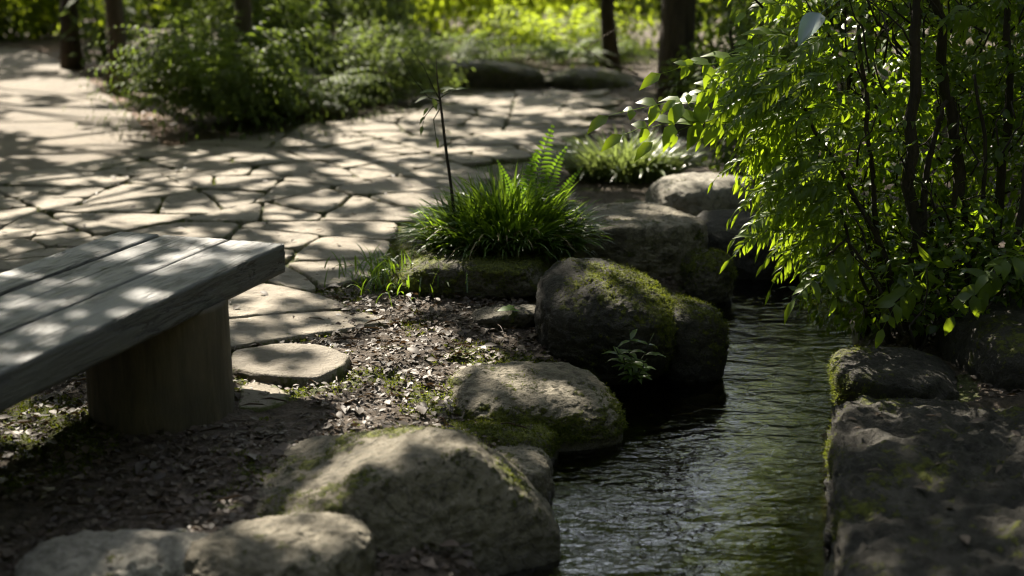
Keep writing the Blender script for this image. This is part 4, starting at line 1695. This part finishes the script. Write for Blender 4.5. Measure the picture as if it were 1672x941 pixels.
def spray(pix0, pix1, Y0, Y1, L, W, pairs, sag, droop=.35, mat='spray_leaf', ang=.9):
    p0, p1 = atY(*pix0, Y0), atY(*pix1, Y1)
    c = curve(p0, p1, sag, 12, .003)
    m_ = MB()
    pinnate(m_, c, L * 1.15, W * 1.2, pairs, .6, droop=droop, ang=ang, ref=(rng.normal(0, .2), -rng.uniform(.35, 1.1), .7))
    rachis(m_, c, .002)
    m_.build('leaf_spray', M[mat], SH)


SPRAYS = [((1300, 120), (1072, 122), 5.0, 4.85, .10, .042, 6, .04), ((1260, 150), (1130, 100), 5.0, 4.9, .07, .03, 6, .02),
          ((1290, 185), (985, 192), 5.0, 4.8, .105, .045, 8, .05), ((1250, 190), (1060, 235), 4.95, 4.8, .10, .042, 6, .03),
          ((1300, 60), (1190, 95), 5.0, 4.85, .07, .025, 8, .04), ((1240, 150), (1100, 165), 4.95, 4.85, .08, .032, 7, .03), ((1200, 200), (1010, 222), 4.9, 4.78, .10, .042, 5, .02),
          ((1320, 20), (1215, 22), 5.0, 4.85, .07, .028, 8, .03), ((1395, 408), (1296, 492), 4.8, 4.66, .105, .026, 7, .02), ((1398, 412), (1364, 490), 4.8, 4.66, .07, .022, 4, .01),
          ((1480, 470), (1580, 392), 4.6, 4.5, .07, .024, 6, .01), ((1500, 455), (1440, 540), 4.6, 4.5, .08, .03, 6, .02), ((1640, 450), (1555, 520), 4.5, 4.4, .08, .035, 6, .03),
          ((1690, 420), (1610, 450), 4.5, 4.35, .08, .035, 6, .03), ((1260, 110), (1150, 150), 5.0, 4.9, .07, .028, 7, .03)]
for s_ in SPRAYS:
    spray(*s_)
# long feathery fronds arching left and down over the water, in layers
for q in range(84):
    f_ = rng.uniform(0, 1)
    px0, py0 = 1250 + 40 * f_ + 130 * rng.uniform(0, 1), 90 + 310 * f_ + rng.normal(0, 15)
    Y_ = rng.uniform(4.6, 5.0)
    ln = rng.uniform(100, 165) * (1.0 - .25 * f_)
    dn = rng.uniform(.25, .9)
    spray((px0, py0), (px0 - ln * math.cos(dn), py0 + ln * math.sin(dn)), Y_ + .1, Y_, rng.uniform(.046, .072), rng.uniform(.0095, .015), 14, .045, .35, ang=.72)
fol = MB()
for q in range(130):     # the same fronds seen into the crown
    px0, py0 = rng.uniform(1270, 1700), rng.uniform(-60, 330)
    Y_ = rng.uniform(4.75, 5.3)
    ln = rng.uniform(60, 120)
    dn = rng.uniform(-.2, .9)
    sg = -1 if rng.uniform() < .75 else 1
    c = curve(atY(px0, py0, Y_ + .1), atY(px0 + sg * ln * math.cos(dn), py0 + ln * math.sin(dn), Y_), .04, 10, .003)
    pinnate(fol, c, rng.uniform(.045, .075), rng.uniform(.014, .022), 9, rng.uniform(.2, .8), droop=.4, ang=.75, ref=(rng.normal(0, .25), -rng.uniform(0, .9), .7))
    rachis(fol, c, .002)
fol.build('fronds', M['spray_leaf'], SH)

# the big silvery leaf
m1 = MB()
p0 = atY(1340, 22, 4.55)
tip = atY(1305, 62, 4.5)
leaves(m1, [p0], [tip - p0], [[-.5, -.75, .45]], np.linalg.norm(tip - p0) * 1.1, .075, .6, 'ovate')
tube(m1, curve(p0, atY(1400, -10, 4.8), .01, 6), np.linspace(.0012, .002, 6), 5)
o = m1.build('leaf', M['silver_leaf'], SH)
o['label'] = 'single large silvery leaf catching the light'

# thin dead twig crossing in front of the thin trunk
tg = MB()
pp = np.array([atY(a_, b_, 9.0) for a_, b_ in [(1042, 122), (1010, 108), (980, 96), (955, 80), (940, 70), (905, 62)]])
tube(tg, pp, np.linspace(.006, .002, 6), 5)
pp = np.array([atY(a_, b_, 9.0) for a_, b_ in [(955, 80), (985, 60), (1020, 40), (1030, 22)]])
tube(tg, pp, np.linspace(.004, .0015, 4), 5)
tree_c = TREES[2]['root']
tg.build('twig', M['bark_light'], tree_c)

# ------------------------------------------------------------------ leaf litter, ground moss, pebbles of the bed
lm = MB()


def scatter(x0, x1, y0, y1, n_, lo, hi, cond=None, zoff=.004, tintm=.5, flat=.55):
    x = rng.uniform(x0, x1, n_)
    y = rng.uniform(y0, y1, n_)
    k = fbm2(x, y, 2.5, 2, 44) > -.55
    d, sdv = stream_d(x, y)
    k &= d > .05
    k &= ~(inpoly(x, y, PATH) & (polydist(x, y, PATH) > .04))
    if cond is not None:
        k &= cond(x, y)
    x, y = x[k], y[k]
    m = len(x)
    z = ground_z(x, y) + zoff + rng.uniform(0, .012, m)
    a_ = rng.uniform(0, 2 * math.pi, m)
    T = np.stack([np.cos(a_), np.sin(a_), rng.normal(0, .22, m)], 1)
    N_ = unit(rand_unit(m) * flat + np.array([0, 0, 1.0]))
    L_ = rng.uniform(lo, hi, m) * rng.uniform(.6, 1.2, m)
    leaves(lm, np.stack([x, y, z], 1), T, N_, L_, L_ * rng.uniform(.35, .7, m), np.clip(rng.beta(1.6, 2.2, m) + fbm2(x, y, 3, 2, 45) * .25, 0, 1), 'leaf')


scatter(-1.9, .75, 2.7, 6.4, 28000, .010, .034, flat=.65)
scatter(-1.9, .75, 2.7, 6.4, 1500, .03, .06, zoff=.008, flat=.5, cond=lambda x, y: ~SLAB(x, y))
scatter(.9, 2.4, 2.7, 6.0, 2500, .02, .045, cond=lambda x, y: ~SLAB(x, y))
scatter(-4.5, 1.5, 8.5, 13.5, 1500, .04, .08, cond=lambda x, y: ~inpoly(x, y, TRAIL))
n_ = 260
x, y = rng.uniform(-1.8, .5, n_), rng.uniform(2.9, 6.2, n_)
k = (stream_d(x, y)[0] > .08) & ~inpoly(x, y, PATH)
x, y = x[k], y[k]
a_ = rng.uniform(0, 2 * math.pi, len(x))
leaves(lm, np.stack([x, y, ground_z(x, y) + .014], 1), np.stack([np.cos(a_), np.sin(a_), rng.normal(0, .08, len(x))], 1), np.tile([0, 0, 1.0], (len(x), 1)), rng.uniform(.05, .16, len(x)), rng.uniform(.003, .006, len(x)), rng.uniform(0, .9, len(x)), 'lance')
lit_o = lm.build('leaf_litter', M['litter'])
tag(lit_o, 'dry brown leaf litter strewn over the dark soil', 'leaf litter', kind='stuff')

mm = MB()
n_ = 90000
x = rng.uniform(-1.7, .5, n_)
y = rng.uniform(3.4, 6.3, n_)
d, _s = stream_d(x, y)
dp = polydist(x, y, PATH)
ip = inpoly(x, y, PATH)
spots = [(800, 700, .16), (690, 655, .10), (860, 640, .06), (640, 440, .12), (425, 655, .05), (545, 600, .05), (760, 560, .08), (720, 690, .12), (810, 745, .10)]
near = np.zeros(len(x), bool)
for a_, b_, r_ in spots:
    g_ = at(a_, b_)
    near |= np.hypot(x - g_[0], (y - g_[1]) * .7) < r_ * (.7 + .6 * fbm2(x, y, 14, 3, 47))
k = (d > .02) & (~ip) & (near | (fbm2(x, y, 3.0, 3, 41) > .03) | ((dp < .035) & (fbm2(x, y, 6, 2, 42) > -.1)) | (fbm2(x, y, 11, 2, 43) > .52))
x, y = x[k], y[k]
jp = np.concatenate(JOINTS)
jp = jp[(jp[:, 1] < 9.5) & (jp[:, 0] > -4)]
jp = jp[rng.integers(0, len(jp), 60000)] + rng.normal(0, .006, (60000, 2))
jp = jp[fbm2(jp[:, 0], jp[:, 1], 1.6, 3, 49) > -.12]
x, y = np.concatenate([x, jp[:, 0]]), np.concatenate([y, jp[:, 1]])
m = len(x)
P = np.stack([x, y, ground_z(x, y) + .001], 1)
leaves(mm, P, unit(rand_unit(m) * .9 + np.array([0, 0, .7])), rand_unit(m), rng.uniform(.006, .016, m) * np.where(inpoly(x, y, PATH), .8, 1), rng.uniform(.003, .006, m), np.clip(rng.normal(.5, .25, m), 0, 1))
mo = mm.build('ground_moss', M['moss_blade'])
tag(mo, 'yellow green moss tufts in patches on the litter and along the path edge', 'moss', kind='stuff')

# leaves lying on the right slab
sl = MB()
n_ = 45
P = np.stack([rng.uniform(.95, 1.9, n_), rng.uniform(3.0, 4.0, n_), rng.uniform(.018, .026, n_)], 1)
a_ = rng.uniform(0, 2 * math.pi, n_)
leaves(sl, P, np.stack([np.cos(a_), np.sin(a_), rng.normal(0, .1, n_)], 1), unit(rand_unit(n_) * .3 + np.array([0, 0, 1.0])), rng.uniform(.025, .055, n_), rng.uniform(.012, .026, n_), rng.uniform(.3, 1, n_), 'leaf')
o = sl.build('fallen_leaves', M['litter'])
tag(o, 'dry leaves scattered over the large bank slab', 'leaf litter', kind='stuff')

# stray leaves on the paving
pv = MB()
n_ = 260
x, y = rng.uniform(-4, .3, n_), rng.uniform(4.8, 9.5, n_)
k = inpoly(x, y, PATH)
x, y = x[k], y[k]
a_ = rng.uniform(0, 2 * math.pi, len(x))
leaves(pv, np.stack([x, y, np.full(len(x), .026)], 1), np.stack([np.cos(a_), np.sin(a_), rng.normal(0, .1, len(x))], 1), unit(rand_unit(len(x)) * .3 + np.array([0, 0, 1.0])), rng.uniform(.02, .055, len(x)), rng.uniform(.01, .026, len(x)), rng.uniform(0, 1, len(x)), 'leaf')
o = pv.build('fallen_leaves', M['litter'])
tag(o, 'few brown leaves fallen on the stone path', 'leaf litter', kind='stuff')

# stones on the stream bed
pb_ = MB()
d_, f_ = ico(2)
for q in range(260):
    y = rng.uniform(2.8, 6.3)
    x = np.interp(y, _sy, _sx) + rng.uniform(-.95, .95) * np.interp(y, _sy, _sw)
    r = rng.uniform(.018, .075)
    V = d_ * np.array([r, r * rng.uniform(.7, 1.1), r * rng.uniform(.35, .6)]) * (1 + .3 * fbm(d_ * 1.6 + q, 2, q))[:, None]
    V = V + np.array([x, y, float(ground_z(np.array([x]), np.array([y]))[0]) + r * .1])
    V[:, 2] = np.minimum(V[:, 2], WATER_Z - .015)
    pb_.add(V, [f_])
o = pb_.build('pebbles', M['stone'])
tag(o, 'brown pebbles lying on the dark bed under the stream water', 'pebbles', kind='stuff')
